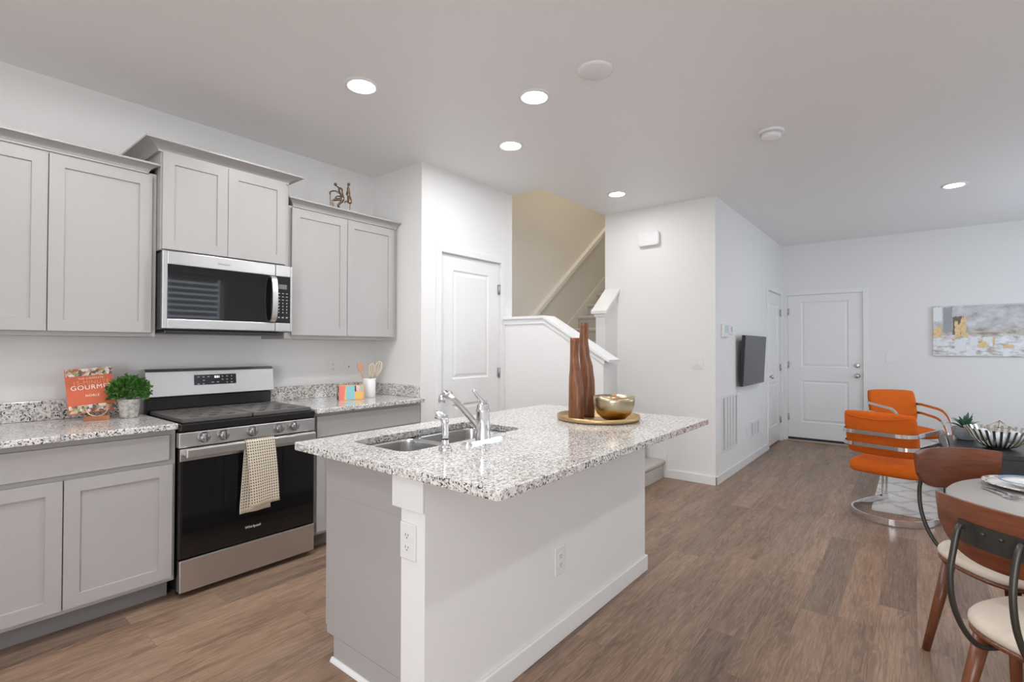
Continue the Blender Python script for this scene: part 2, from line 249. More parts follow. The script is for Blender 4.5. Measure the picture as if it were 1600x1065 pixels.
# ---------------------------------------------------------------- mesh building
class MB:
    def __init__(s): s.bm = bmesh.new(); s.smooth = False
    def v(s, p): return s.bm.verts.new(p)
    def face(s, pts, sm=False):
        f = s.bm.faces.new([s.v(p) if not isinstance(p, bmesh.types.BMVert) else p for p in pts]); f.smooth = sm; return f
    def box(s, x0, x1, y0, y1, z0, z1, bev=0.0, seg=2, mi=0):
        x0, x1 = min(x0, x1), max(x0, x1); y0, y1 = min(y0, y1), max(y0, y1); z0, z1 = min(z0, z1), max(z0, z1)
        V = [s.v((x, y, z)) for z in (z0, z1) for y in (y0, y1) for x in (x0, x1)]
        F = [s.bm.faces.new([V[i] for i in q]) for q in ((0, 2, 3, 1), (4, 5, 7, 6), (0, 1, 5, 4), (2, 6, 7, 3), (0, 4, 6, 2), (1, 3, 7, 5))]
        for f in F: f.material_index = mi
        if bev > 0:
            bev = min(bev, (x1-x0)*0.49, (y1-y0)*0.49, (z1-z0)*0.49)
            E_ = list({e for f in F for e in f.edges})
            r = bmesh.ops.bevel(s.bm, geom=E_, offset=bev, segments=seg, affect='EDGES', profile=0.5)
            for f in r['faces']: f.material_index = mi
        return s
    def tube(s, pts, r, seg=8, closed=False, cap=True, prof=None, upv=None, sm=True):
        """sweep a circle (radius or list of radii) or a flat profile [(a,b)..] along pts"""
        P = [Vector(p) for p in pts]; N = len(P); rr = r if isinstance(r, (list, tuple)) else [r]*N
        T = []
        for i in range(N):
            a = P[(i-1) % N] if (closed or i > 0) else P[i]; b_ = P[(i+1) % N] if (closed or i < N-1) else P[i]
            T.append((b_-a).normalized())
        nrm = Vector(upv) if upv else (Vector((0, 0, 1)) if abs(T[0].z) < 0.9 else Vector((1, 0, 0)))
        rings = []
        for i in range(N):
            if upv: nrm = Vector(upv)
            nrm = (nrm - T[i]*nrm.dot(T[i]))
            if nrm.length < 1e-6: nrm = T[i].orthogonal()
            nrm.normalize(); bn = T[i].cross(nrm)
            if prof: ring = [s.v(P[i] + bn*a*rr[i] + nrm*b_*rr[i]) for a, b_ in prof]
            else: ring = [s.v(P[i] + (bn*math.cos(2*PI*k/seg) + nrm*math.sin(2*PI*k/seg))*rr[i]) for k in range(seg)]
            rings.append(ring)
        K = len(rings[0])
        for i in range(N if closed else N-1):
            A, B = rings[i], rings[(i+1) % N]
            for k in range(K):
                f = s.bm.faces.new((A[k], A[(k+1) % K], B[(k+1) % K], B[k])); f.smooth = sm
        if cap and not closed:
            s.bm.faces.new(rings[0][::-1]); s.bm.faces.new(rings[-1])
        return s
    def cyl(s, p0, p1, r0, r1=None, seg=20): return s.tube([p0, p1], [r0, r0 if r1 is None else r1], seg)
    def lathe(s, prof, c=(0, 0, 0), seg=32, axis='z', sm=True):
        rings = []
        def pos(r, h, a):
            ca, sa = math.cos(a)*r, math.sin(a)*r
            if axis == 'z': q = (ca, sa, h)
            elif axis == 'y': q = (ca, h, sa)
            else: q = (h, ca, sa)
            return tuple(q[i]+c[i] for i in range(3))
        for r, h in prof:
            rings.append([s.v(pos(0, h, 0))] if r < 1e-6 else [s.v(pos(r, h, 2*PI*k/seg)) for k in range(seg)])
        for A, B in zip(rings, rings[1:]):
            for k in range(seg):
                k2 = (k+1) % seg
                q = [A[k % len(A)], A[k2 % len(A)], B[k2 % len(B)], B[k % len(B)]]
                u = []
                for x in q:
                    if x not in u: u.append(x)
                if len(u) > 2:
                    f = s.bm.faces.new(u); f.smooth = sm
        return s
    def sphere(s, c, r, seg=16, ring=10):
        rx, ry, rz = r if isinstance(r, (tuple, list)) else (r, r, r)
        prof = [(math.sin(PI*i/ring), -math.cos(PI*i/ring)) for i in range(ring+1)]
        b0 = len(s.bm.verts); s.lathe([(max(0, a), h) for a, h in prof], (0, 0, 0), seg)
        s.bm.verts.ensure_lookup_table()
        for v_ in list(s.bm.verts)[b0:]: v_.co = Vector((v_.co.x*rx+c[0], v_.co.y*ry+c[1], v_.co.z*rz+c[2]))
        return s
    def prism(s, poly, axis, a0, a1):
        """extrude a 2D polygon: axis 'x' -> poly in (y,z); 'y' -> (x,z); 'z' -> (x,y)"""
        def q(p, a): return (a, p[0], p[1]) if axis == 'x' else (p[0], a, p[1]) if axis == 'y' else (p[0], p[1], a)
        A = [s.v(q(p, a0)) for p in poly]; B = [s.v(q(p, a1)) for p in poly]; K = len(poly)
        s.bm.faces.new(A[::-1]); s.bm.faces.new(B)
        for k in range(K): s.bm.faces.new((A[k], A[(k+1) % K], B[(k+1) % K], B[k]))
        return s
    def xform(s, mat): bmesh.ops.transform(s.bm, matrix=mat, verts=s.bm.verts); return s
    def build(s, name, mats, parent=None, offset=None, sm=None):
        bmesh.ops.recalc_face_normals(s.bm, faces=s.bm.faces)
        if offset is None and parent is not None and not is_local(parent): offset = root_loc(parent)
        if offset is not None: bmesh.ops.translate(s.bm, vec=-Vector(offset), verts=s.bm.verts)
        me = bpy.data.meshes.new(name); s.bm.to_mesh(me); s.bm.free()
        for m_ in (mats if isinstance(mats, (list, tuple)) else [mats]): me.materials.append(m_)
        o = bpy.data.objects.new(name, me); C.objects.link(o)
        if parent is not None: o.parent = parent
        return o
def is_local(o):
    while o is not None:
        if o.get('_local'): return True
        o = o.parent
    return False
def root_loc(o):
    t = Vector((0, 0, 0))
    while o is not None: t = t + o.location; o = o.parent
    return t
def thing(name, label, cat, loc=(0, 0, 0), group=None, local=False, rz=0):
    o = bpy.data.objects.new(name, None); C.objects.link(o); o.location = loc; o.rotation_euler = (0, 0, rz); o.empty_display_size = 0.1
    o['label'] = label; o['category'] = cat
    if group: o['group'] = group
    if local: o['_local'] = 1
    return o
def tag(o, label, cat, group=None):
    o['label'] = label; o['category'] = cat
    if group: o['group'] = group
    return o
def struct(o): o['kind'] = 'structure'; return o
def solo(mb, name, mat, label, cat, origin, group=None):
    """a thing that is one mesh; geometry given in world coordinates, origin at its base"""
    o = mb.build(name, mat, None, origin); o.location = origin; return tag(o, label, cat, group)
def sbuild(mb, name, mat): return struct(mb.build(name, mat))
def copy_tree(o, parent=None):
    c = o.copy(); C.objects.link(c)
    if parent is not None: c.parent = parent
    for ch in [x for x in bpy.data.objects if x.parent == o]: copy_tree(ch, c)
    return c
def text_part(name, s, size, mat, parent, origin_loc, rot, depth=0.0006, align='CENTER', spacing=1.0):
    cu = bpy.data.curves.new(name, 'FONT'); cu.body = s; cu.size = size; cu.extrude = depth; cu.align_x = align; cu.align_y = 'CENTER'; cu.space_character = spacing
    t = bpy.data.objects.new(name, cu); C.objects.link(t)
    bpy.context.view_layer.update()
    me = bpy.data.meshes.new_from_object(t.evaluated_get(bpy.context.evaluated_depsgraph_get()))
    bpy.data.objects.remove(t); bpy.data.curves.remove(cu)
    me.materials.clear(); me.materials.append(mat)
    o = bpy.data.objects.new(name, me); C.objects.link(o); o.parent = parent; o.location = origin_loc; o.rotation_euler = rot; return o
def arc(cx, cy, r, a0, a1, n): return [(cx+r*math.cos(a0+(a1-a0)*i/n), cy+r*math.sin(a0+(a1-a0)*i/n)) for i in range(n+1)]
def smooth_path(pts, n=6):
    """Catmull-Rom through the points"""
    P = [Vector(p) for p in pts]; out = []
    for i in range(len(P)-1):
        p0 = P[max(i-1, 0)]; p1 = P[i]; p2 = P[i+1]; p3 = P[min(i+2, len(P)-1)]
        for k in range(n):
            t = k/n; out.append(0.5*((2*p1) + (p2-p0)*t + (2*p0-5*p1+4*p2-p3)*t*t + (3*p1-p0-3*p2+p3)*t**3))
    return out + [P[-1]]
def shaker(x0, x1, z0, z1, yf, th=0.02, rail=0.057, rec=0.008):
    """recessed-panel shaker door, front at y = yf facing -y"""
    b = panel_leaf(x1-x0, z0, z1, th, [(rail, x1-x0-rail, z0+rail, z1-rail)], [(0, 0), (0.0015, rec)])
    b.xform(Matrix.Translation((x0, yf, 0))); return b
def crown(x0, x1, yf, z0, prof, kl=1.0, kr=1.0, yb=YK):
    """cornice mitred round three sides; prof = [(out, up)...]"""
    b = MB(); rows = []
    for d, h in prof:
        rows.append([b.v(p) for p in ((x0-d*kl, yb, z0+h), (x0-d*kl, yf-d, z0+h), (x1+d*kr, yf-d, z0+h), (x1+d*kr, yb, z0+h))])
    for A, B in zip(rows, rows[1:]):
        for k in range(3): b.bm.faces.new((A[k], A[k+1], B[k+1], B[k]))
    b.bm.faces.new(rows[-1]); b.bm.faces.new(rows[0][::-1]); return b
def cprof(out, h):
    P = [(0, 0), (0.006, 0), (0.006, 0.008)]
    for i in range(7):
        t = i/6; P.append((0.008+(out-0.014)*(t**1.0*0.35+0.65*(1-math.cos(t*PI/2))), 0.010+(h-0.020)*(0.35*t+0.65*math.sin(t*PI/2))))
    return P + [(out, h-0.010), (out, h)]
def panel_leaf(w, z0, z1, th, panels, seq=((0, 0), (0.012, 0.009), (0.022, 0.009), (0.042, 0.003))):
    """moulded two-panel door leaf in local coords: x 0..w, front face at y = 0 facing -y, back at y = th"""
    b = MB()
    def rect(x0, x1, a0, a1, y): return [(x0, y, a0), (x1, y, a0), (x1, y, a1), (x0, y, a1)]
    def ring(A, B):
        for k in range(4): b.face([A[k], A[(k+1) % 4], B[(k+1) % 4], B[k]])
    ps = sorted(panels, key=lambda p: p[2]); lo = z0
    for (x0, x1, a0, a1) in ps:
        b.face(rect(0, w, lo, a0, 0)); b.face(rect(0, x0, a0, a1, 0)); b.face(rect(x1, w, a0, a1, 0)); lo = a1
        R = [rect(x0+d, x1-d, a0+d, a1-d, y) for d, y in seq]
        for A, B in zip(R, R[1:]): ring(A, B)
        b.face(R[-1])
    b.face(rect(0, w, lo, z1, 0)); ring(rect(0, w, z0, z1, 0), rect(0, w, z0, z1, th)); b.face(rect(0, w, z0, z1, th))
    bmesh.ops.remove_doubles(b.bm, verts=b.bm.verts, dist=1e-5); return b
# ---------------------------------------------------------------- the setting
TW = 0.12
b = MB(); b.box(XB-TW, XF+TW, YR-TW, YK+TW, -0.1, 0); sbuild(b, 'floor', M['floor'])
b = MB(); b.box(XB-TW, XF+TW, YR-TW, YE, ZC, ZC+0.14); b.box(XB-TW, XQ, YE, YK+TW, ZC, ZC+0.14); sbuild(b, 'ceiling', M['ceiling'])
b = MB(); b.box(XB-TW, XQ-0.001, YK, YK+TW, 0, ZC+0.14); sbuild(b, 'wall_kitchen', M['wall'])
# stairwell shaft
b = MB(); b.box(XQ-0.001, XF+TW, YK, YK+TW, 0, 5.4); b.box(XQ-TW, XQ, YE, YK, ZC+0.141, 5.4); b.box(XQ-TW, XF+TW, YE-TW, YE, ZC+0.141, 5.4); b.box(XF, XF+TW, YE, YK, 0, 5.4)
sbuild(b, 'wall_stairwell', M['stairwall'])
b = MB(); b.box(XQ-TW, XF+TW, YE-TW, YK+TW, 5.4, 5.5); sbuild(b, 'ceiling_stairwell', M['ceiling'])
# pantry closet: side wall, front wall with a door opening
D1 = (2.816, 3.554, 2.078)
b = MB(); b.box(XP, XP+TW, YP+TW, YK, 0, ZC); sbuild(b, 'wall_pantry_side', M['wall'])
b = MB(); b.box(XP, D1[0]-0.02, YP, YP+TW, 0, ZC); b.box(D1[1]+0.02, XQ, YP, YP+TW, 0, ZC); b.box(D1[0]-0.02, D1[1]+0.02, YP, YP+TW, D1[2]+0.02, ZC)
b.box(XQ-TW, XQ, YP+TW, YK, 0, ZC); sbuild(b, 'wall_pantry_front', M['wall'])
# wall with the door chime, and the wall that carries the television
b = MB(); b.box(XC, XC+TW, YT, YE, 0, ZC); sbuild(b, 'wall_center', M['wall'])
D2 = (7.115, 7.915, 2.05)
b = MB(); b.box(XC+TW, D2[0]-0.02, YT, YT+TW, 0, ZC); b.box(D2[1]+0.02, XF, YT, YT+TW, 0, ZC); b.box(D2[0]-0.02, D2[1]+0.02, YT, YT+TW, D2[2]+0.02, ZC); sbuild(b, 'wall_television', M['wall'])
b = MB(); b.box(XC+TW, XC+TW+0.05, YE-TW, YE, 0, ZC); b.box(XC+TW+0.05, XF, YE-TW, YE, 0, ZC); sbuild(b, 'wall_stair_inner', M['wall'])
DF = (0.5396, 1.4151, 2.045)
b = MB(); b.box(XF, XF+TW, YR-TW, DF[0]-0.02, 0, ZC); b.box(XF, XF+TW, DF[1]+0.02, YE, 0, ZC); b.box(XF, XF+TW, DF[0]-0.02, DF[1]+0.02, DF[2]+0.02, ZC); sbuild(b, 'wall_front', M['wall'])
# right wall with two windows, back wall with unseen patio glass added for fill daylight
W1 = (2.55, 3.40, 0.95, 2.43); W2 = (5.2, 7.1, 0.75, 2.35)
b = MB(); xs = [XB-TW, W1[0], W1[1], W2[0], W2[1], XF]
for i in (0, 2, 4): b.box(xs[i], xs[i+1], YR-TW, YR, 0, ZC)
for w in (W1, W2): b.box(w[0], w[1], YR-TW, YR, 0, w[2]); b.box(w[0], w[1], YR-TW, YR, w[3], ZC)
sbuild(b, 'wall_right', M['wall'])
WP = (-1.75, 0.25, 0.08, 2.15)
b = MB(); b.box(XB-TW, XB, YR, WP[0], 0, ZC); b.box(XB-TW, XB, WP[1], YK, 0, ZC); b.box(XB-TW, XB, WP[0], WP[1], 0, WP[2]); b.box(XB-TW, XB, WP[0], WP[1], WP[3], ZC); sbuild(b, 'wall_back', M['wall'])
def window_x(name, w, blind):
    e = bpy.data.objects.new(name, None); C.objects.link(e); e.location = ((w[0]+w[1])/2, YR, w[2]); struct(e)
    b = MB(); t = 0.045; y0, y1 = YR-0.10, YR-0.05
    b.box(w[0], w[0]+t, y0, y1, w[2], w[3]); b.box(w[1]-t, w[1], y0, y1, w[2], w[3]); b.box(w[0]+t, w[1]-t, y0, y1, w[2], w[2]+t); b.box(w[0]+t, w[1]-t, y0, y1, w[3]-t, w[3])
    zm = (w[2]+w[3])/2
    if blind: b.box(w[0]+t, w[1]-t, y0, y1, zm-0.02, zm+0.02)
    else: b.box((w[0]+w[1])/2-0.025, (w[0]+w[1])/2+0.025, y0, y1, w[2]+t, w[3]-t)
    b.build('window_frame', M['trim'], e)
    b = MB(); b.box(w[0]+t, w[1]-t, YR-0.078, YR-0.074, w[2]+t, w[3]-t); b.build('window_pane', M['pane'], e)
    b = MB(); b.box(w[0]-0.03, w[1]+0.03, YR, YR+0.03, w[2]-0.03, w[2]-0.002); b.build('window_sill', M['trim'], e)
    if blind:
        b = MB(); b.box(w[0]+0.03, w[1]-0.03, YR-0.045, YR-0.005, w[3]-0.06, w[3]-0.005)
        z = w[3]-0.09
        while z > w[2]+0.03:
            b.box(w[0]+0.075, w[1]-0.075, YR-0.030, YR-0.027, z-0.034, z+0.034); z -= 0.088
        b.build('window_blind', M['blind'], e)
window_x('window_1', W1, True); window_x('window_2', W2, False)
e = bpy.data.objects.new('added_window_3', None); C.objects.link(e); e.location = (XB, -0.75, 0.08); struct(e)  # unseen glazing, put in to brighten the room from behind
b = MB(); t = 0.06
for y0, y1, z0, z1 in ((WP[0], WP[0]+t, WP[2], WP[3]), (WP[1]-t, WP[1], WP[2], WP[3]), (WP[0]+t, WP[1]-t, WP[2], WP[2]+t), (WP[0]+t, WP[1]-t, WP[3]-t, WP[3]), (-0.78, -0.72, WP[2]+t, WP[3]-t)): b.box(XB-0.10, XB-0.05, y0, y1, z0, z1)
b.build('window_frame', M['trim'], e)
b = MB(); b.box(XB-0.078, XB-0.074, WP[0]+t, WP[1]-t, WP[2]+t, WP[3]-t); b.build('window_pane', M['pane'], e)

# doors (leaf, casing, hinges, knobs)
def knob_bm(c, dirv, r=0.027):
    b = MB(); b.lathe([(0, 0), (0.031, 0), (0.031, 0.006), (0.012, 0.010), (0.011, 0.03), (r*0.8, 0.036), (r, 0.048), (r*0.93, 0.060), (r*0.5, 0.067), (0, 0.068)], seg=20)
    q = Vector((0, 0, 1)).rotation_difference(Vector(dirv)).to_matrix().to_4x4(); b.xform(Matrix.Translation(c) @ q); return b
def casing_bm(x0, x1, z1, yf, w=0.058, t=0.016, gap=0.006):
    b = MB(); b.box(x0-gap-w, x0-gap, yf-t, yf, 0, z1+gap+w, 0.003); b.box(x1+gap, x1+gap+w, yf-t, yf, 0, z1+gap+w, 0.003); b.box(x0-gap, x1+gap, yf-t, yf, z1+gap, z1+gap+w, 0.003)
    b.box(x0-gap, x0-0.002, yf, yf+0.10, 0, z1+gap); b.box(x1+0.002, x1+gap, yf, yf+0.10, 0, z1+gap); b.box(x0-gap, x1+gap, yf, yf+0.10, z1+0.003, z1+gap); return b
def hinge_bm(x, y, z, h=0.09): b = MB(); b.box(x-0.016, x+0.012, y-0.002, y+0.002, z-h/2, z+h/2); b.cyl((x+0.001, y-0.006, z-h/2), (x+0.001, y-0.006, z+h/2), 0.006, seg=10); return b
def make_door(name, mat4, w, zt, panels, hinge_x, hinge_zs, knob_x, knob_z, bottom=0.012, deadbolt=None, knobrx=0.027):
    e = bpy.data.objects.new(name, None); C.objects.link(e); e.matrix_world = mat4; struct(e); e['_local'] = 1
    lf = panel_leaf(w, bottom, zt, 0.04, panels); lf.xform(Matrix.Translation((0, 0.012, 0))); lf.build('door_leaf', M['doorpaint'], e)
    casing_bm(0, w, zt, 0.0).build('door_casing', M['trim'], e)
    for hz in hinge_zs: hinge_bm(hinge_x, 0.006, hz).build('door_hinge', M['hinge'], e)
    k = knob_bm((knob_x, 0.012, knob_z), (0, -1, 0), knobrx).build('door_knob', M['nickel'], e)
    if deadbolt:
        b = MB(); b.lathe([(0, 0), (0.032, 0), (0.032, 0.008), (0.026, 0.014), (0.022, 0.016), (0, 0.016)], seg=20); b.xform(Matrix.Translation((knob_x, 0.012, deadbolt)) @ Vector((0, 0, 1)).rotation_difference(Vector((0, -1, 0))).to_matrix().to_4x4())
        b.box(knob_x-0.005, knob_x+0.005, -0.022, -0.004, deadbolt-0.015, deadbolt+0.015, 0.002); b.build('deadbolt', M['nickel'], e)
    return e
w = D1[1]-D1[0]
make_door('door_1', Matrix.Translation((D1[0], YP, 0)), w, D1[2], [(0.145, w-0.14, 0.23, 0.83), (0.145, w-0.14, 1.04, 1.955)], w-0.004, (0.28, 1.075, 1.84), 0.06, 0.925)
w = D2[1]-D2[0]
make_door('door_2', Matrix.Translation((D2[0], YT, 0)), w, D2[2], [(0.14, w-0.14, 0.25, 0.84), (0.14, w-0.14, 1.05, 1.90)], w-0.004, (0.30, 1.03, 1.80), 0.07, 0.93, bottom=0.02)
w = DF[1]-DF[0]
fm = Matrix(((0, 1, 0, XF), (-1, 0, 0, DF[1]), (0, 0, 1, 0), (0, 0, 0, 1)))
fd = make_door('door_3', fm, w, DF[2], [(0.165, w-0.155, 0.27, 0.85), (0.165, w-0.155, 1.04, 1.95)], 0.004, (0.33, 1.07, 1.82), w-0.06, 0.938, bottom=0.05, deadbolt=1.074)
b = MB(); b.box(0, w, 0.0, 0.05, 0.022, 0.05); b.build('door_sweep', M['blackmat'], fd)
b = MB(); b.box(-0.01, w+0.01, -0.035, 0.06, 0.0, 0.02, 0.004); b.build('door_sill', plain('beige_threshold', (0.42, 0.36, 0.30), 0.6), fd)
# black gap under the closet door
# baseboards
def base_x(name, x0, x1, y, h=0.085, t=0.014): b = MB(); b.box(x0, x1, y-t, y, 0, h, 0.004); return sbuild(b, name, M['trim'])
def base_y(name, y0, y1, x, h=0.085, t=0.014): b = MB(); b.box(x-t, x, y0, y1, 0, h, 0.004); return sbuild(b, name, M['trim'])
base_x('baseboard_television', XC-0.014, D2[0]-0.066, YT); base_x('baseboard_television_far', D2[1]+0.066, XF, YT)
base_y('baseboard_center', YT-0.014, 1.972, XC)
base_y('baseboard_front', YR, DF[0]-0.066, XF)
base_x('baseboard_pantry', XP, D1[0]-0.066, YP); base_x('baseboard_pantry_far', D1[1]+0.066, 3.60, YP)

# stairs: carpeted steps up to a landing, then a second flight along the outer wall
st = thing('staircase', 'carpeted stairs with beige grey pile behind the white half wall', 'stairs', (4.33, 2.5, 0))
def step_bm(axis, a0, a1, c0, c1, z0, z1):
    b = MB(); r = 0.028   # rounded nosing
    prof = [(a1, z0), (a1, z1)] + [(a0+r-0.02+r*math.cos(t), z1-r+r*math.sin(t)) for t in [PI/2+PI*k/8*1.0 for k in range(0, 7)]] + [(a0, z1-2.2*r), (a0, z0)]
    if axis == 'y': b.prism(prof, 'x', c0, c1)
    else: b.prism(prof, 'y', c0, c1)
    return b
zs = 0.0
for k in range(3):
    y = 1.985+0.18*k; step_bm('y', y, 2.505, XQ+0.002, XC-0.004, 0.165*k if k else 0, 0.165*(k+1)+0.02).build('step', M['carpet'], st)
b = MB(); b.box(XQ+0.002, 4.662, 2.5055, YK-0.002, 0, 0.66, 0.01); b.box(4.662, XC-0.003, 2.63, YK-0.002, 0, 0.66); b.build('landing', M['carpet'], st)
zr = [0.84, 1.02, 1.20, 1.38, 1.56, 1.74, 1.92, 2.10, 2.28, 2.46]
for k, z in enumerate(zr):
    x = 4.66+0.26*k; step_bm('x', x, x+0.30, YE+0.002, YK-0.014, z-0.30, z).build('step', M['carpet'], st)
# skirt boards
b = MB(); b.prism([(1.958, 0), (1.958, 0.235), (2.07, 0.343), (2.6, 0.86), (2.6, 0.5), (2.0, 0)], 'x', XC-0.016, XC-0.001); sbuild(b, 'trim_1', M['trim'])
b = MB(); sk = lambda x: 1.628+0.729*(x-5.71)
b.prism([(4.7, sk(4.7)), (7.6, sk(7.6)), (7.6, sk(7.6)-0.34), (4.7, sk(4.7)-0.34)], 'y', YK-0.013, YK-0.001); sbuild(b, 'trim_2', M['stairwall'])
# half wall with sloped cap
HX0, HX1 = 3.62, 3.735
zc = lambda y: 1.585 if y > 2.54 else 1.585-(2.54-y)*0.585
b = MB(); b.prism([(1.962, 0), (1.962, zc(1.962)-0.02), (2.54, 1.565), (YP, 1.565), (YP, 0)], 'x', HX0, HX1); hw = sbuild(b, 'wall_stair_half', M['trim'])
def cap_bm(dx, zo, th, y0, y1=YP): return MB().prism([(y0, zc(y0)+zo), (2.54, 1.585+zo), (y1, 1.585+zo), (y1, 1.585+zo+th), (2.54-th*0.3, 1.585+zo+th), (y0, zc(y0)+zo+th)], 'x', HX0-dx, HX1+dx)
o = cap_bm(0.034, -0.02, 0.022, 1.895).build('cap', M['trim']); struct(o); o.name = 'trim_3'
o = cap_bm(0.014, -0.066, 0.046, 1.945).build('cap', M['trim']); struct(o); o.name = 'trim_4'
# short raked half wall at the foot of the second flight
z2 = lambda x: 1.715+(x-4.66)*0.83
b = MB(); b.prism([(4.67, 0.0), (4.67, z2(4.67)-0.03), (XC, z2(XC)-0.03), (XC, 0.0)], 'y', 2.51, 2.62); sbuild(b, 'wall_stair_newel', M['trim'])
b = MB(); b.prism([(4.63, z2(4.63)-0.03), (4.63, z2(4.63)), (XC, z2(XC)), (XC, z2(XC)-0.03)], 'y', 2.475, 2.655); sbuild(b, 'trim_5', M['trim'])
b = MB(); b.prism([(4.655, z2(4.655)-0.08), (4.655, z2(4.655)-0.03), (XC, z2(XC)-0.03), (XC, z2(XC)-0.08)], 'y', 2.497, 2.633); sbuild(b, 'trim_6', M['trim'])
# hand rail board and rail on the outer stair wall
rl = lambda x: 1.70+0.762*(x-4.875)
e = thing('stair_handrail', 'cream rail rising along the beige stair wall', 'handrail', (5.8, YK, 2.3))
b = MB(); b.prism([(4.2, rl(4.2)-0.115), (4.2, rl(4.2)), (7.4, rl(7.4)), (7.4, rl(7.4)-0.115)], 'y', YK-0.020, YK-0.001); b.build('backing_board', M['stairwall'], e)
b = MB(); b.prism([(4.2, rl(4.2)-0.055), (4.2, rl(4.2)+0.006), (7.4, rl(7.4)+0.006), (7.4, rl(7.4)-0.055)], 'y', YK-0.075, YK-0.03)
for xx in (4.4, 5.3, 6.2, 7.1): b.box(xx-0.02, xx+0.02, YK-0.035, YK-0.019, rl(xx)-0.06, rl(xx)-0.02)
b.build('rail', M['stairwall'], e)

# ceiling lights
def disk_light(x, y, label):
    t = thing('recessed_ceiling_light', label, 'ceiling light', (x, y, ZC), 'recessed ceiling lights')
    b = MB(); b.lathe([(0.066, -0.001), (0.068, -0.006), (0.082, -0.008), (0.094, -0.004), (0.096, 0.0)], (x, y, ZC), 32); b.build('trim_ring', M['plastic'], t)
    b = MB(); b.lathe([(0.0, -0.005), (0.066, -0.005), (0.067, -0.001), (0.0, -0.001)], (x, y, ZC), 32); b.build('diffuser', M['lampdim' if 'chime' in label else 'lampglow'], t)
for (x, y), lb in zip(LAMPS_SEEN, ('recessed ceiling light above the range, nearest the wall cabinets', 'recessed ceiling light above the sink end of the island', 'recessed ceiling light in front of the pantry door',
        'recessed ceiling light beside the stair opening and the white chime wall', 'recessed ceiling light over the living area, alone in front of the painting')): disk_light(x, y, lb)
for (x, y), lb in zip(LAMPS_OUT, ('recessed ceiling light above the left kitchen aisle', 'recessed ceiling light over the near end of the aisle', 'recessed ceiling light over the far end of the kitchen counter', 'recessed ceiling light above the round dining table', 'recessed ceiling light over the open floor before the island', 'recessed ceiling light near the added patio glass')): disk_light(x, y, lb)
t = thing('stairwell_light', 'round ceiling lamp high in the stairwell', 'ceiling light', (5.4, 3.14, 5.4))
b = MB(); b.lathe([(0, -0.07), (0.10, -0.06), (0.15, -0.03), (0.16, 0)], (5.4, 3.14, 5.4), 24); b.build('lamp_shade', plain('warm_lamp_glass', (1, 0.95, 0.85), 0.5, emit=((1, 0.90, 0.76), 44.0)), t)
# ---------------------------------------------------------------- wall cabinets
def wall_cab(label, loc, x0, x1, yf, z0, z1, doors, crown_args):
    t = thing('wall_cabinet', label, 'cabinet', loc, 'grey shaker wall cabinets')
    b = MB(); b.box(x0, x1, yf, YK-0.001, z0, z1, 0.002, 1); b.build('body', M['cab'], t)
    for (a, c, d0, d1) in doors: shaker(a, c, d0, d1, yf-0.021).build('door', M['cab'], t)
    crown(*crown_args).build('crown_molding', M['cab'], t); return t
c55 = cprof(0.055, 0.052)
wall_cab('long grey shaker wall cabinet over the cookbook and potted plant', (0.49, 3.46, 1.365), 0.03, 0.934, 3.30, 1.362, 2.268, [(0.062, 0.4795, 1.385, 2.25), (0.4845, 0.908, 1.385, 2.25)], (0.03, 0.888, 3.298, 2.262, c55))
wall_cab('short raised grey wall cabinet above the microwave', (1.30, 3.43, 1.84), 0.936, 1.662, 3.245, 1.842, 2.39, [(0.941, 1.2765, 1.848, 2.382), (1.2795, 1.634, 1.848, 2.382)], (0.926, 1.652, 3.243, 2.385, cprof(0.078, 0.052)))
wall_cab('grey wall cabinet right of the microwave, bronze figures on top', (2.13, 3.46, 1.365), 1.664, 2.600, 3.30, 1.362, 2.268, [(1.706, 2.1285, 1.388, 2.252), (2.1335, 2.562, 1.388, 2.252)], (1.722, 2.588, 3.298, 2.262, c55, 1.0, 0.25))

# ---------------------------------------------------------------- base cabinets and counters
YB = 3.006
t = thing('base_cabinet', 'grey base cabinet left of the range with one wide drawer', 'cabinet', (0.45, 3.3, 0), 'grey shaker base cabinets')
b = MB(); b.box(-0.05, 0.945, YB, YK-0.001, 0.10, 0.884, 0.002, 1); b.build('body', M['cab'], t)
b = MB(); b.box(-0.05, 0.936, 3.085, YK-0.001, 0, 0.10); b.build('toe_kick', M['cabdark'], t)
b = MB(); b.box(0.075, 0.912, YB-0.021, YB-0.001, 0.728, 0.856, 0.002); b.build('drawer', M['cab'], t)
shaker(0.075, 0.4995, 0.124, 0.703, YB-0.021).build('door', M['cab'], t); shaker(0.5045, 0.927, 0.124, 0.703, YB-0.021).build('door', M['cab'], t)
t = thing('base_cabinet', 'grey base cabinet right of the range, mostly behind the island', 'cabinet', (2.15, 3.3, 0), 'grey shaker base cabinets')
b = MB(); b.box(1.716, 2.603, YB, YK-0.001, 0.10, 0.884, 0.002, 1); b.build('body', M['cab'], t)
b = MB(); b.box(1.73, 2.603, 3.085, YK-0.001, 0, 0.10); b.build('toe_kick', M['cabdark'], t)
b = MB(); b.box(1.728, 2.585, YB-0.021, YB-0.001, 0.728, 0.862, 0.002); b.build('drawer', M['cab'], t)
shaker(1.728, 2.1545, 0.124, 0.703, YB-0.021).build('door', M['cab'], t); shaker(2.1595, 2.585, 0.124, 0.703, YB-0.021).build('door', M['cab'], t)
YCF = 2.943
t = thing('countertop', 'speckled granite counter left of the range, under the cookbook', 'countertop', (0.45, 3.3, 0.885), 'granite wall counters')
b = MB(); b.box(-0.05, 0.938, YCF, YK-0.001, 0.8845, 0.915, 0.005); b.build('slab', M['granite'], t)
b = MB(); b.box(-0.05, 0.938, YK-0.021, YK-0.001, 0.9155, 1.018, 0.002); b.build('backsplash', M['granite'], t)
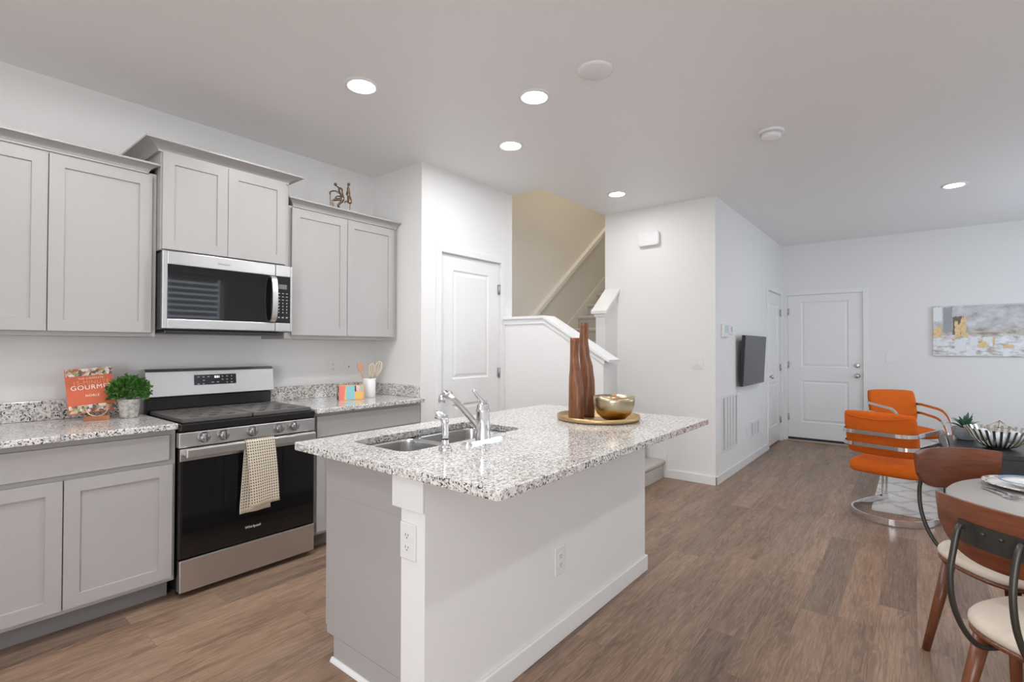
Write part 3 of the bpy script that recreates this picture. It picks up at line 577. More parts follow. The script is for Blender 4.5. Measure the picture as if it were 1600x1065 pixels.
t = thing('countertop', 'speckled granite counter in the corner by the pantry', 'countertop', (2.15, 3.3, 0.885), 'granite wall counters')
b = MB(); b.box(1.706, 2.600, YCF, YK-0.001, 0.8845, 0.915, 0.005); b.build('slab', M['granite'], t)
b = MB(); b.box(1.706, 2.584, YK-0.021, YK-0.001, 0.9155, 1.016, 0.002); b.box(2.5845, 2.604, 3.012, YK-0.001, 0.9155, 1.008, 0.002); b.build('backsplash', M['granite'], t)

# ---------------------------------------------------------------- microwave
t = thing('microwave', 'stainless over the range microwave with black glass door', 'microwave', (1.305, 3.4, 1.405))
x0, x1, yf, z0, z1 = 0.937, 1.672, 3.205, 1.404, 1.836
b = MB(); b.box(x0+0.002, x1-0.002, yf+0.03, YK-0.002, z0, z1-0.006, 0.003); b.build('body', M['steeldark'], t)
b = MB(); b.box(x0+0.03, x1-0.06, yf+0.06, YK-0.05, z0-0.022, z0-0.0005, 0.006); b.build('vent_base', M['steeldark'], t)
xs_ = 1.560
def fr(b, a0, a1, c0, c1, i0, i1, j0, j1, y0, y1): b.box(a0, i0, y0, y1, c0, c1, 0.003); b.box(i1, a1, y0, y1, c0, c1, 0.003); b.box(i0, i1, y0, y1, c0, j0, 0.003); b.box(i0, i1, y0, y1, j1, c1, 0.003)
b = MB(); fr(b, x0, xs_-0.001, z0+0.004, z1, 0.962, xs_-0.0015, 1.462, 1.764, yf, yf+0.029); b.build('door_frame', M['steel'], t)
b = MB(); b.box(0.9615, xs_-0.001, yf+0.004, yf+0.028, 1.4615, 1.7645, 0.002); b.build('door_glass', M['glassblk'], t)
b = MB(); fr(b, xs_+0.001, x1, z0+0.004, z1, xs_+0.0015, x1-0.014, 1.462, 1.764, yf, yf+0.029); b.build('control_frame', M['steel'], t)
pn = MB().box(xs_+0.001, x1-0.0135, yf+0.003, yf+0.028, 1.4615, 1.7645, 0.002).build('control_panel', M['darkpanel'], t)
b = MB()
for r_ in range(3):
    for c_ in range(3): b.box(xs_+0.018+0.026*c_, xs_+0.030+0.026*c_, yf+0.0015, yf+0.0035, 1.652-0.021*r_, 1.656-0.021*r_)
for r_ in range(4):
    for c_ in range(3): b.box(xs_+0.021+0.026*c_, xs_+0.027+0.026*c_, yf+0.0015, yf+0.0035, 1.587-0.020*r_, 1.594-0.020*r_)
for c_ in range(3): b.box(xs_+0.018+0.026*c_, xs_+0.030+0.026*c_, yf+0.0015, yf+0.0035, 1.494, 1.502)
b.build('key_lettering', M['keyink'], pn, offset=root_loc(pn))
b = MB(); b.box(xs_+0.022, xs_+0.075, yf+0.0015, yf+0.0035, 1.683, 1.712); b.build('display', plain('unlit_grey_display', (0.17, 0.18, 0.17), 0.3), pn, offset=root_loc(pn))
b = MB(); hp = [(1.537, yf+0.002, 1.470), (1.537, yf-0.026, 1.485), (1.537, yf-0.040, 1.54), (1.537, yf-0.044, 1.612), (1.537, yf-0.040, 1.685), (1.537, yf-0.026, 1.742), (1.537, yf+0.002, 1.757)]
b.tube(smooth_path(hp, 5), 1, prof=[(-0.017, -0.005), (0.017, -0.005), (0.017, 0.005), (-0.017, 0.005)], upv=(0, -1, 0.0001), sm=False); b.build('handle', M['steel'], t)
text_part('brand_print', 'Whirlpool', 0.016, plain('faint_grey_print', (0.34, 0.33, 0.33), 0.5), t, (1.25-1.305, yf-0.0012-3.4, 1.797-1.405), (PI/2, 0, 0), 0.0004)

# ---------------------------------------------------------------- range
t = thing('gas_range', 'stainless and black gas range with five knobs', 'range', (1.33, 3.28, 0))
x0, x1, yf = 0.958, 1.700, 2.962
b = MB(); b.box(x0, x1, yf+0.045, 3.60, 0.03, 0.885, 0.003)
for xx in (x0+0.03, x1-0.03):
    for yy in (yf+0.10, 3.55): b.cyl((xx, yy, 0), (xx, yy, 0.031), 0.018, seg=12)
b.build('body', M['black'], t)
ct = MB().box(x0-0.006, x1-0.002, yf-0.003, 3.56, 0.866, 0.905, 0.006).build('cooktop', M['black'], t)
for xx, yy, rr in ((1.12, 3.10, 0.045), (1.12, 3.38, 0.035), (1.33, 3.25, 0.05), (1.54, 3.10, 0.04), (1.54, 3.38, 0.045)): MB().lathe([(0, 0.0125), (rr*0.8, 0.0125), (rr, 0.009), (rr, 0.0)], (xx, yy, 0.905), 20).build('burner', M['blackmat'], ct, offset=root_loc(ct))
for gx0, gx1 in ((x0+0.012, 1.326), (1.334, x1-0.014)):
    b = MB(); y0, y1, z = yf+0.03, 3.50, 0.916
    b.box(gx0, gx1, y0, y0+0.014, 0.906, z+0.012, 0.003); b.box(gx0, gx1, y1-0.014, y1, 0.906, z+0.012, 0.003); b.box(gx0, gx0+0.014, y0+0.014, y1-0.014, 0.906, z+0.012, 0.003); b.box(gx1-0.014, gx1, y0+0.014, y1-0.014, 0.906, z+0.012, 0.003)
    nx, ny = 7, 11; cw, chh = (gx1-gx0-0.028)/nx, (y1-y0-0.028)/ny
    for j in range(ny):
        i = 0
        while i < nx:   # solid runs between the open slots
            hole = lambda q: j % 2 == 1 and q in ((1, 3, 5) if (j//2) % 2 == 0 else (2, 4))
            if hole(i): i += 1; continue
            i2 = i
            while i2 < nx and not hole(i2): i2 += 1
            b.box(gx0+0.014+cw*i, gx0+0.014+cw*i2, y0+0.014+chh*j, y0+0.014+chh*(j+1), z, z+0.011); i = i2
    b.build('grate', M['iron'], t)
# backguard
b = MB(); b.box(x0+0.006, x1-0.004, 3.54, 3.60, 0.905, 1.0, 0.003); b.build('riser', M['black'], t)
bg_ = MB().prism([(3.515, 1.004), (3.50, 1.010), (3.515, 1.155), (3.535, 1.172), (3.60, 1.172), (3.60, 1.004)], 'x', x0-0.01, x1-0.004).build('backguard', M['steel'], t)
sl = math.atan2(0.015, 0.145)
dp = MB().box(-0.124, 0.124, -0.003, 0.003, -0.032, 0.032, 0.001).build('display_panel', M['darkpanel'], bg_, offset=(0, 0, 0)); dp.location = (1.325-1.33, 3.5085-3.28, 1.099); dp.rotation_euler = (-sl, 0, 0)
text_part('lit_clock_digits', '8:51', 0.019, M['digits'], dp, (0.008, -0.0036, 0.015), (PI/2, 0, 0), 0.0004)
b = MB()
for (px, pz, w_) in ((-0.10, 0.018, .012), (-0.072, 0.018, .012), (-0.043, 0.018, .012), (-0.07, -0.004, .010), (-0.10, -0.026, .014), (-0.072, -0.026, .010), (-0.018, -0.018, .014), (0.012, -0.018, .014), (0.04, 0.018, .010), (0.04, -0.002, .010), (0.067, 0.018, .010), (0.067, -0.002, .008), (0.067, -0.022, .008), (0.095, 0.018, .009), (0.095, -0.002, .008), (0.095, -0.022, .012)): b.box(px-w_/2, px+w_/2, -0.0036, -0.0028, pz-0.0022, pz+0.0022)
b.build('key_lettering', M['keyink'], dp, offset=(0, 0, 0))
# front: control panel, knobs, door, drawer
cp = MB().box(x0-0.011, x1-0.002, yf, yf+0.044, 0.781, 0.860, 0.004).build('control_panel', M['steel'], t)
for kx in (1.063, 1.159, 1.312, 1.466, 1.558):
    kb = MB().lathe([(0.0285, 0), (0.0285, 0.008), (0.025, 0.011), (0.0235, 0.028), (0.021, 0.031), (0, 0.031)], seg=24)
    kb.box(-0.0075, 0.0075, -0.024, 0.024, 0.028, 0.037, 0.003)
    kb.xform(Matrix.Translation((kx, yf-0.0005, 0.826)) @ Matrix.Rotation(PI/2, 4, 'X')); kb.build('knob', M['knob'], t)
dr = MB().box(x0-0.006, x1-0.002, yf+0.004, yf+0.044, 0.206, 0.775, 0.004).build('oven_door', M['black'], t)
MB().box(x0-0.006, x1-0.002, yf-0.001, yf+0.006, 0.712, 0.776, 0.003).build('door_trim', M['steel'], dr, offset=root_loc(dr))
MB().box(x0+0.004, x1-0.012, yf, yf+0.006, 0.222, 0.711, 0.002).build('door_glass', M['glassblk'], dr, offset=root_loc(dr))
b = MB(); b.box(0.962, 1.672, yf-0.062, yf-0.044, 0.736, 0.782, 0.006); b.box(0.968, 0.992, yf-0.05, yf, 0.744, 0.774, 0.003); b.box(1.642, 1.666, yf-0.05, yf, 0.744, 0.774, 0.003); b.build('handle', M['steel'], dr, offset=root_loc(dr))
text_part('brand_logo', 'Whirlpool', 0.021, M['lightprint'], dr, (1.322-1.33, yf-0.0008-3.28, 0.283), (PI/2, 0, 0), 0.0004)
MB().box(x0-0.004, x1-0.002, yf, yf+0.044, 0.032, 0.198, 0.005).build('drawer', M['steel'], t)

# hand towel over the oven handle: one folded cloth, front fall over a longer rear fall
def towel():
    b = MB(); uvl = b.bm.loops.layers.uv.new('uv'); yh = yf-0.053
    def sheet(fx, n, path):
        rows = []; d = 0.0
        for i, (y, z) in enumerate(path):
            if i: d += math.hypot(y-path[i-1][0], z-path[i-1][1])
            rows.append([(b.v(fx(k/n, z, y)), (k/n*0.19, d)) for k in range(n+1)])
        for A, B_ in zip(rows, rows[1:]):
            for k in range(n):
                q = (A[k], A[k+1], B_[k+1], B_[k]); f = b.bm.faces.new([x[0] for x in q]); f.smooth = True
                zz = sum(x[0].co.z for x in q)/4
                for lp, x in zip(f.loops, q): lp[uvl].uv = x[1]
                f.material_index = 1 if x_hem(zz) else 0
    x_hem = lambda z: z < cur[0]
    cur = [0.40]
    top = [(yh+0.0115*math.cos(a), 0.7835+0.004*math.sin(a)) for a in (PI*0.0, PI*0.3, PI*0.7, PI)]
    # front fall (from the handle top down the front)
    pf = [(yh+0.0125, 0.70), (yh+0.0125, 0.775)] + [(yh+0.010, 0.7855), (yh, 0.788), (yh-0.0105, 0.7855), (yh-0.0125, 0.775)] + [(yh-0.013-0.006*math.sin(i/16*PI), 0.77-0.36*i/16) for i in range(1, 17)]
    cur[0] = 0.432
    def ff(u, z, y):
        s = max(0, min(1, (0.79-z)/0.38)); xl = 1.252+0.030*s; xr = 1.412+0.030*s
        return (xl+(xr-xl)*u, y-0.006*math.sin(u*7)*s, z+0.010*s*(u-0.3))
    sheet(ff, 12, pf)
    pb = [(yh+0.0135, 0.782), (yh+0.0145, 0.74)] + [(yh+0.016+0.012*(i/14), 0.73-0.355*i/14) for i in range(1, 15)]
    cur[0] = 0.395
    def fb(u, z, y):
        s = max(0, min(1, (0.79-z)/0.38)); xl = 1.258-0.020*s; xr = 1.40+0.010*s
        return (xl+(xr-xl)*u, y+0.005*math.sin(u*9)*s, z)
    sheet(fb, 12, pb)
    return b
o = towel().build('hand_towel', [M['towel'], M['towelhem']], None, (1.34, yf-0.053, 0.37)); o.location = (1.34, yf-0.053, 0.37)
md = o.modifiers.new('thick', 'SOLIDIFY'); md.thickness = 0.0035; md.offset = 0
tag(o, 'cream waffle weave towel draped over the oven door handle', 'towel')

# ---------------------------------------------------------------- island
t = thing('kitchen_island', 'kitchen island of grey cabinets behind a white low wall', 'island', (1.95, 1.6, 0))
b = MB(); b.box(1.181, 2.80, 1.372, 1.955, 0.10, 0.69, 0.002, 1); b.box(1.181, 2.80, 1.372, 1.90, 0.0, 0.10)
b.box(1.181, 1.20, 1.372, 1.955, 0.69, 0.884); b.box(1.97, 2.80, 1.372, 1.955, 0.69, 0.884); b.box(1.20, 1.97, 1.372, 1.465, 0.69, 0.884); b.box(1.20, 1.97, 1.875, 1.955, 0.69, 0.884); b.build('cabinet_body', M['cab'], t)
for dx0, dx1 in ((1.19, 1.55), (1.555, 1.99), (1.995, 2.79)):
    s_ = shaker(dx0, dx1, 0.124, 0.865, 0); s_.xform(Matrix.Translation((0, 1.977, 0)) @ Matrix.Scale(-1, 4, (0, 1, 0))); s_.build('door', M['cab'], t)
b = MB(); b.box(1.105, 2.812, 1.25, 1.370, 0, 0.884); b.build('low_wall', M['wall'], t)
b = MB(); b.box(1.094, 1.104, 1.250, 1.408, 0.765, 0.8835, 0.002); b.box(1.1045, 1.180, 1.3705, 1.408, 0.765, 0.8835, 0.002); b.build('cap_block', M['trim'], t)
b = MB(); b.box(1.105, 2.825, 1.236, 1.2495, 0, 0.088, 0.004); b.box(2.8125, 2.825, 1.2495, 1.372, 0, 0.088, 0.004); b.build('baseboard', M['trim'], t)
b = MB(); b.prism([(1.181, 0), (1.167, 0), (1.170, 0.008), (1.177, 0.016), (1.181, 0.016)], 'y', 1.372, 1.908); b.build('shoe_molding', M['trim'], t)
# granite top with a rounded cut-out for the sink
IX0, IX1, IY0, IY1 = 1.055, 2.857, 0.892, 2.003
SX0, SX1, SY0, SY1 = 1.215, 1.945, 1.490, 1.850
def rrect(x0, x1, y0, y1, r, n=6): return arc(x1-r, y1-r, r, 0, PI/2, n)+arc(x0+r, y1-r, r, PI/2, PI, n)+arc(x0+r, y0+r, r, PI, 1.5*PI, n)+arc(x1-r, y0+r, r, 1.5*PI, 2*PI, n)
def plate_with_hole(z0, z1, outer, inner):
    b = MB(); K = len(outer); n = len(inner)
    rows = {}
    for key, pts, z in (('ot', outer, z1), ('it', inner, z1), ('ob', outer, z0), ('ib', inner, z0)): rows[key] = [b.v((x, y, z)) for x, y in pts]
    for k in range(K):
        k2 = (k+1) % K
        b.bm.faces.new((rows['ot'][k], rows['ot'][k2], rows['it'][k2], rows['it'][k])); b.bm.faces.new((rows['ob'][k], rows['ib'][k], rows['ib'][k2], rows['ob'][k2]))
        b.bm.faces.new((rows['ot'][k], rows['ob'][k], rows['ob'][k2], rows['ot'][k2])); b.bm.faces.new((rows['it'][k], rows['it'][k2], rows['ib'][k2], rows['ib'][k]))
    return b
b = plate_with_hole(0.8845, 0.915, rrect(IX0, IX1, IY0, IY1, 0.012), rrect(SX0, SX1, SY0, SY1, 0.055))
o = solo(b, 'island_countertop', M['granite'], 'large speckled granite island top with the sink cut-out', 'countertop', (1.95, 1.45, 0.8845))
md = o.modifiers.new('soft', 'BEVEL'); md.width = 0.003; md.segments = 2; md.limit_method = 'ANGLE'
# undermount double bowl sink
t = thing('kitchen_sink', 'stainless double bowl sink set under the island top', 'sink', (1.58, 1.67, 0.70))
def basin(x0, x1, y0, y1, zt, zb):
    b = MB(); R = []
    for d, z, r in ((-0.010, zt, 0.06), (-0.001, zt, 0.055), (0.001, zt-0.003, 0.055), (0.002, zt-0.012, 0.055), (0.008, zb+0.045, 0.055), (0.010, zb+0.03, 0.055), (0.015, zb+0.015, 0.052), (0.026, zb+0.005, 0.045), (0.042, zb+0.001, 0.035), (0.06, zb, 0.025)): R.append([b.v((x, y, z)) for x, y in rrect(x0+d, x1-d, y0+d, y1-d, r)])
    for A, B_ in zip(R, R[1:]):
        for k in range(len(A)): f = b.bm.faces.new((A[k], A[(k+1) % len(A)], B_[(k+1) % len(A)], B_[k])); f.smooth = True
    b.bm.faces.new(R[-1]); return b
def sbasin(*a):
    o = basin(*a).build('basin', M['sinksteel'], t); md = o.modifiers.new('thick', 'SOLIDIFY'); md.thickness = 0.002; md.offset = -1; return o
XM = 1.545
sbasin(SX0-0.004, XM-0.012, SY0-0.004, SY1+0.004, 0.8835, 0.715); sbasin(XM+0.012, SX1+0.004, SY0-0.004, SY1+0.004, 0.8835, 0.735)
for xx, zb in ((1.375, 0.715), (1.745, 0.735)): MB().lathe([(0.045, zb+0.001), (0.042, zb+0.006), (0.03, zb+0.004), (0, zb+0.003)], (xx, 1.67, 0), 20).build('drain', M['chrome'], t)
# faucet
t = thing('kitchen_faucet', 'chrome single lever faucet with a long angled spout', 'faucet', (1.575, 1.418, 0.915))
b = MB(); b.prism(rrect(1.455, 1.695, 1.393, 1.443, 0.024), 'z', 0.9152, 0.922)
b.prism(rrect(1.462, 1.688, 1.399, 1.437, 0.018), 'z', 0.922, 0.926); b.build('base_plate', M['chrome'], t)
b = MB(); b.lathe([(0.032, 0.9265), (0.031, 0.945), (0.0285, 0.955), (0.0285, 1.035), (0.0305, 1.04), (0.0305, 1.048), (0.027, 1.052), (0.026, 1.066), (0.017, 1.077), (0, 1.079)], (1.572, 1.418, 0), 24); b.build('valve_body', M['chrome'], t)
b = MB(); sp_ = smooth_path([(1.573, 1.440, 0.968), (1.565, 1.485, 1.010), (1.553, 1.54, 1.060), (1.546, 1.585, 1.090), (1.541, 1.615, 1.098), (1.539, 1.632, 1.092)], 5); b.tube(sp_, [0.0125]*len(sp_), 12)
b.cyl((1.539, 1.630, 1.096), (1.538, 1.634, 1.064), 0.0155, seg=14); b.build('spout', M['chrome'], t)
b = MB(); lv = smooth_path([(1.574, 1.418, 1.070), (1.556, 1.412, 1.086), (1.527, 1.405, 1.106), (1.495, 1.397, 1.130)], 5); b.tube(lv, [0.014-0.0075*i/(len(lv)-1) for i in range(len(lv))], 10); b.sphere((1.494, 1.397, 1.131), 0.008, 10, 6); b.build('lever', M['chrome'], t)
t = thing('side_sprayer', 'short chrome side sprayer standing left of the faucet', 'sprayer', (1.345, 1.408, 0.915))
b = MB(); b.lathe([(0.026, 0.9152), (0.026, 0.922), (0.019, 0.93), (0.0145, 0.945), (0.015, 0.955)], (1.345, 1.408, 0), 20); b.build('base_collar', M['chrome'], t)
b = MB(); sp_ = [(1.345, 1.408, 0.95), (1.345, 1.408, 0.975), (1.345, 1.408, 0.995), (1.344, 1.409, 1.02), (1.341, 1.412, 1.045)]; b.tube(sp_, [0.012, 0.0135, 0.012, 0.0155, 0.016], 14); b.cyl((1.343, 1.410, 1.043), (1.318, 1.434, 1.052), 0.014, 0.016, 14); b.build('spray_head', M['chrome'], t)

# outlets and switch plates: local frame x right, z up, front -y
def plate_bm(w, h): return MB().box(-w/2, w/2, -0.006, -0.0003, -h/2, h/2, 0.003)
def outlet(label, loc, rz, kind='duplex', w=0.072, h=0.118, group='white wall outlets'):
    t = thing('wall_outlet' if kind in ('duplex', 'jack') else 'light_switch', label, 'outlet' if kind in ('duplex', 'jack') else 'light switch', loc, group, local=True, rz=rz)
    plate_bm(w, h).build('plate', M['plastic'], t)
    if kind == 'duplex':
        for dz in (-0.020, 0.020):
            o = MB().prism([(0.0165*math.cos(a), dz+max(-0.0135, min(0.0135, 0.0165*math.sin(a)))) for a in [2*PI*k/24 for k in range(24)]], 'y', -0.0085, -0.0062).build('receptacle', M['plastic'], t)
            MB().box(-0.0085, -0.006, -0.0092, -0.0084, dz-0.002, dz+0.007).box(0.005, 0.0075, -0.0092, -0.0084, dz-0.001, dz+0.006).box(-0.0025, 0.0025, -0.0092, -0.0084, dz-0.009, dz-0.005).build('slots', M['slot'], o)
    elif kind == 'jack': MB().lathe([(0.0, -0.012), (0.005, -0.012), (0.005, -0.0062)], (0, 0, 0), 12, 'y').build('jack', M['slot'], t)
    else:
        n = max(1, round(w/0.06)-0)
        for k in range(n): xx = (k-(n-1)/2)*0.046; MB().prism([(-0.0062, -0.033), (-0.011, -0.033), (-0.0085, 0.0), (-0.0062, 0.033)], 'x', xx-0.016, xx+0.016).build('rocker', M['plastic'], t)
    return t
outlet('white outlet on the narrow end of the island low wall', (1.1045, 1.330, 0.658), -PI/2, w=0.078, h=0.122)
outlet('white outlet low on the long side of the island', (1.897, 1.2495, 0.357), 0, w=0.078, h=0.122)
outlet('white outlet above the counter, left of the small jack plate', (2.23, YK-0.0005, 1.15), 0)
outlet('white jack plate above the counter, nearest the pantry corner', (2.37, YK-0.0005, 1.147), 0, 'jack')
outlet('white double switch plate on the wall below the chime', (XC-0.0005, 1.651, 1.162), -PI/2, 'switch', w=0.116, h=0.118, group='white switch plates')
outlet('white double switch plate beside the front door', (XF-0.0005, 0.24, 1.178), -PI/2, 'switch', w=0.116, h=0.118, group='white switch plates')
outlet('small white outlet on the wall under the television', (6.07, YT-0.0005, 0.357), 0)
# ---------------------------------------------------------------- things on the counters
ZT = 0.9152
# cookbook on a little stand, leaning back
bx, by = 0.715, 3.45
t = thing('book_stand', 'small orange wooden block stand with a thin wire loop', 'book stand', (bx, by, ZT), local=True, rz=-0.22)
MB().box(-0.052, 0.052, -0.062, -0.028, 0.0, 0.024, 0.002).build('base_block', M['standwood'], t)
b = MB(); b.tube([(0.045*math.cos(a), -0.045-0.012*max(0, math.sin(a)*-1)+0.0, 0.068+0.046*math.sin(a)) for a in [PI+PI*k/16 for k in range(17)]], 0.003, 8)
b.tube([(-0.045, -0.045, 0.068), (-0.042, -0.005, 0.05), (-0.04, 0.05, 0.02), (-0.04, 0.075, 0.003)], 0.0022, 8); b.tube([(0.045, -0.045, 0.068), (0.042, -0.005, 0.05), (0.04, 0.05, 0.02), (0.04, 0.075, 0.003)], 0.0022, 8); b.build('wire_loop', M['goldpale'], t)
bk = thing('cookbook', 'orange red cookbook with pale title propped on its stand', 'book', (bx-0.018, by-0.007, ZT+0.040), local=True, rz=-0.10)
bw, bh, bt = 0.196, 0.240, 0.022
bk.rotation_euler = (-0.16, -0.075, -0.10)
MB().box(-bw/2+0.003, bw/2-0.004, 0.002, bt-0.002, 0.003, bh-0.003).build('pages', M['paper'], bk)
b = MB(); b.box(-bw/2, bw/2, 0, 0.002, 0, bh); b.box(-bw/2, bw/2, bt-0.002, bt, 0, bh); b.box(-bw/2-0.002, -bw/2, 0, bt, 0, bh); b.build('cover', M['coverred'], bk)
MB().box(-bw/2+0.001, bw/2-0.001, -0.0008, -0.0001, bh*0.83, bh*0.995).build('photo_band', M['foodphoto'], bk)
MB().box(-bw/2+0.001, bw/2-0.001, -0.0008, -0.0001, 0.004, bh*0.18).build('photo_band', M['foodphoto'], bk)
for s_, z_, sz, mm, sp_ in (('THE COMPLETE', 0.768, 0.0125, 'coverink', 1.25), ('15-MINUTE', 0.675, 0.029, 'coveryel', 1.1), ('GOURMET', 0.565, 0.034, 'coverink', 1.12), ('NOBLE', 0.38, 0.0165, 'coverink', 1.2)):
    text_part('title_lettering', s_, sz, M[mm], bk, (0.004, -0.0010, bh*z_), (PI/2, 0, 0), 0.0003, spacing=sp_)
# boxwood ball in a weathered pot
px, py = 0.842, 3.395
t = thing('potted_plant', 'bushy small leaved green plant in a weathered grey pot', 'potted plant', (px, py, ZT))
b = MB(); b.lathe([(0, 0.0), (0.036, 0.0), (0.040, 0.006), (0.052, 0.098), (0.054, 0.104), (0.049, 0.104), (0.046, 0.090), (0, 0.090)], (px, py, ZT), 28); b.build('pot', M['potgrey'], t)
b = MB(); rnd = random.Random(3)
for k in range(1100):
    u = rnd.uniform(-0.55, 1); a = rnd.uniform(0, 2*PI); q = math.sqrt(max(0, 1-u*u)); R = 0.086*(rnd.uniform(0.6, 1.10))
    c = Vector((px+R*q*math.cos(a)*1.02, py+R*q*math.sin(a)*1.02, ZT+0.148+R*u*0.85)); d = (c-Vector((px, py, ZT+0.13))).normalized()
    d = (d+Vector((rnd.uniform(-.7, .7), rnd.uniform(-.7, .7), rnd.uniform(-.5, .6)))).normalized(); s1 = d.orthogonal().normalized(); s1 = (Matrix.Rotation(rnd.uniform(0, 6.28), 3, d) @ s1); L = rnd.uniform(0.014, 0.023); W = L*0.42; nn = d.cross(s1)*0.0025
    b.face([c, c+d*L*0.5+s1*W+nn, c+d*L, c+d*L*0.5-s1*W+nn])
b.build('foliage', M['plantgreen'], t)
b = MB()
for k in range(26):
    a = rnd.uniform(0, 2*PI); q = rnd.uniform(0.2, 0.75); b.tube([(px, py, ZT+0.088), (px+0.05*q*math.cos(a), py+0.05*q*math.sin(a), ZT+0.13), (px+0.08*q*math.cos(a), py+0.08*q*math.sin(a), ZT+0.13+0.07*rnd.random())], 0.0012, 5)
b.build('stems', M['plantgreen'], t)
# printed box and utensil crock in the corner
t = thing('printed_box', 'small box with coral, aqua and yellow stripes on the corner counter', 'box', (2.165, 3.28, ZT), local=True, rz=-0.30)
W, D, H = 0.185, 0.055, 0.108
MB().box(-W/2, W/2, -D/2, D/2, 0.0, H, 0.002).build('body', M['boxorange'], t)
yf_ = -D/2-0.0006
def flat(name, pts, mat): b = MB(); b.prism(pts, 'y', yf_, -D/2-0.0001); return b.build(name, mat, t)
flat('print_coral', [(-W/2+.002, 0.004), (-0.055, 0.004), (-0.045, H-.002), (-W/2+.002, H-.002)], M['boxred'])
flat('print_yellow', [(-0.055, 0.004), (-0.042, 0.004), (-0.040, H-.002), (-0.045, H-.002)], M['yellow'])
flat('print_aqua', [(-0.042, 0.004), (0.022, 0.004), (0.022, H-.002), (-0.040, H-.002)], M['boxblue'])
flat('print_yellow', [(0.022, 0.004), (W/2-.014, 0.004), (W/2-.014, 0.060), (0.028, 0.060), (0.022, 0.05)], M['yellow'])
flat('print_navy', [(0.0225, 0.062), (0.034, 0.062), (0.030, H-.002), (0.0225, H-.002)], M['boxnavy'])
flat('print_pink', [(0.0345, 0.062), (0.060, 0.062), (0.058, H-.002), (0.0305, H-.002)], M['boxpink'])
flat('print_aqua', [(0.0605, 0.066), (W/2-.014, 0.066), (W/2-.014, H-.002), (0.066, H-.002)], M['boxblue'])
b = MB(); b.prism([(-D/2+.002, .004), (D/2-.002, .004), (D/2-.002, H-.004), (-D/2+.002, H-.004)], 'x', -W/2-0.0006, -W/2-0.0001); b.build('print_side', M['boxnavy'], t)
b = MB(); b.prism([(-D/2+.004, .03), (0.004, .05), (D/2-.006, H-.02), (D/2-.016, H-.01), (-0.004, .06), (-D/2+.004, .045)], 'x', -W/2-0.0012, -W/2-0.0007); b.build('print_side_pink', M['boxpink'], t)
cx, cy = 2.378, 3.352
t = thing('utensil_crock', 'white ceramic crock in the counter corner', 'crock', (cx, cy, ZT))
b = MB(); b.lathe([(0, 0), (0.047, 0), (0.050, 0.004), (0.050, 0.143), (0.048, 0.146), (0.045, 0.143), (0.045, 0.008), (0, 0.008)], (cx, cy, ZT), 32); b.build('body', M['ceramic'], t)
def whisk(label, ax, ay, tip, rad):
    base = Vector((cx+ax*0.4, cy+ay*0.4, ZT+0.012)); tp = Vector(tip); d = (tp-base).normalized(); t = thing('whisk', label, 'whisk', base, 'whisks in the crock')
    L = (tp-base).length; b = MB(); b.cyl(base, base+d*L*0.52, 0.006, 0.007, 10); b.build('handle', M['whisk'], t)
    b = MB(); s1 = d.orthogonal().normalized()
    for k in range(4):
        s_ = Matrix.Rotation(PI*k/4, 3, d) @ s1
        b.tube([base+d*L*0.5+s_*0.004] + [base+d*L*(0.5+0.5*f)+s_*rad*w_ for f, w_ in ((0.3, 0.55), (0.6, 0.9), (0.85, 0.85), (1.0, 0.35), (1.03, 0), (1.0, -0.35), (0.85, -0.85), (0.6, -0.9), (0.3, -0.55))] + [base+d*L*0.5-s_*0.004], 0.0026, 6)
    b.build('wires', M['whisk'], t)
whisk('pale whisk leaning right, tallest in the white crock', 0.03, -0.02, (cx+0.080, cy-0.03, ZT+0.275), 0.030)
whisk('pale whisk leaning left in the white crock', -0.01, -0.01, (cx+0.015, cy-0.02, ZT+0.262), 0.026)
t = thing('wooden_spatula', 'thin reddish wooden spatula at the back of the crock', 'spatula', (cx-0.01, cy+0.012, ZT+0.01))
b = MB(); p0 = Vector((cx-0.008, cy+0.012, ZT+0.01)); p1 = Vector((cx-0.052, cy+0.03, ZT+0.20)); p2 = Vector((cx-0.066, cy+0.036, ZT+0.265)); b.cyl(p0, p1, 0.006, 0.006, 8); b.tube([p1, p1*0.6+p2*0.4, p2], [0.8, 1, 0.9], prof=[(-0.024, -0.003), (0.024, -0.003), (0.024, 0.003), (-0.024, 0.003)], upv=(0, -1, 0.0001), sm=False); b.build('blade', plain('reddish_wood', (0.55, 0.30, 0.19), 0.5), t)

# bronze figures on top of the right wall cabinet; local x across, z up
t = thing('bronze_figurine', 'abstract bronze pair of long necked figures on the wall cabinet', 'figurine', (2.13, 3.42, 2.321), local=True, rz=math.radians(38.8-90))
def T(b, pts, rs): q = smooth_path([(x, y, z) for x, y, z in pts], 4); n_ = len(q); b.tube(q, [rs[0]+(rs[-1]-rs[0])*i/(n_-1) if len(rs) == 2 else rs[min(len(rs)-1, int(i/(n_-1)*(len(rs)-1)+.5))] for i in range(n_)], 8)
b = MB(); b.sphere((-0.014, 0, 0.222), 0.012, 12, 8); T(b, [(-0.012, 0, 0.215), (0.004, 0, 0.202), (0.022, 0, 0.190)], [0.004, 0.006])
T(b, [(0.020, 0, 0.196), (0.026, 0, 0.175), (0.034, 0, 0.145), (0.042, 0, 0.11), (0.030, 0, 0.085)], [0.010, 0.018, 0.013, 0.014, 0.012])
T(b, [(0.026, 0.0, 0.150), (-0.008, -0.01, 0.168), (-0.040, -0.01, 0.166), (-0.054, -0.01, 0.152), (-0.045, -0.01, 0.145)], [0.007, 0.005])
T(b, [(0.036, 0.01, 0.132), (0.0, 0.012, 0.136), (-0.016, 0.01, 0.124), (0.0, 0.01, 0.116), (0.036, 0.008, 0.122)], [0.005, 0.005])
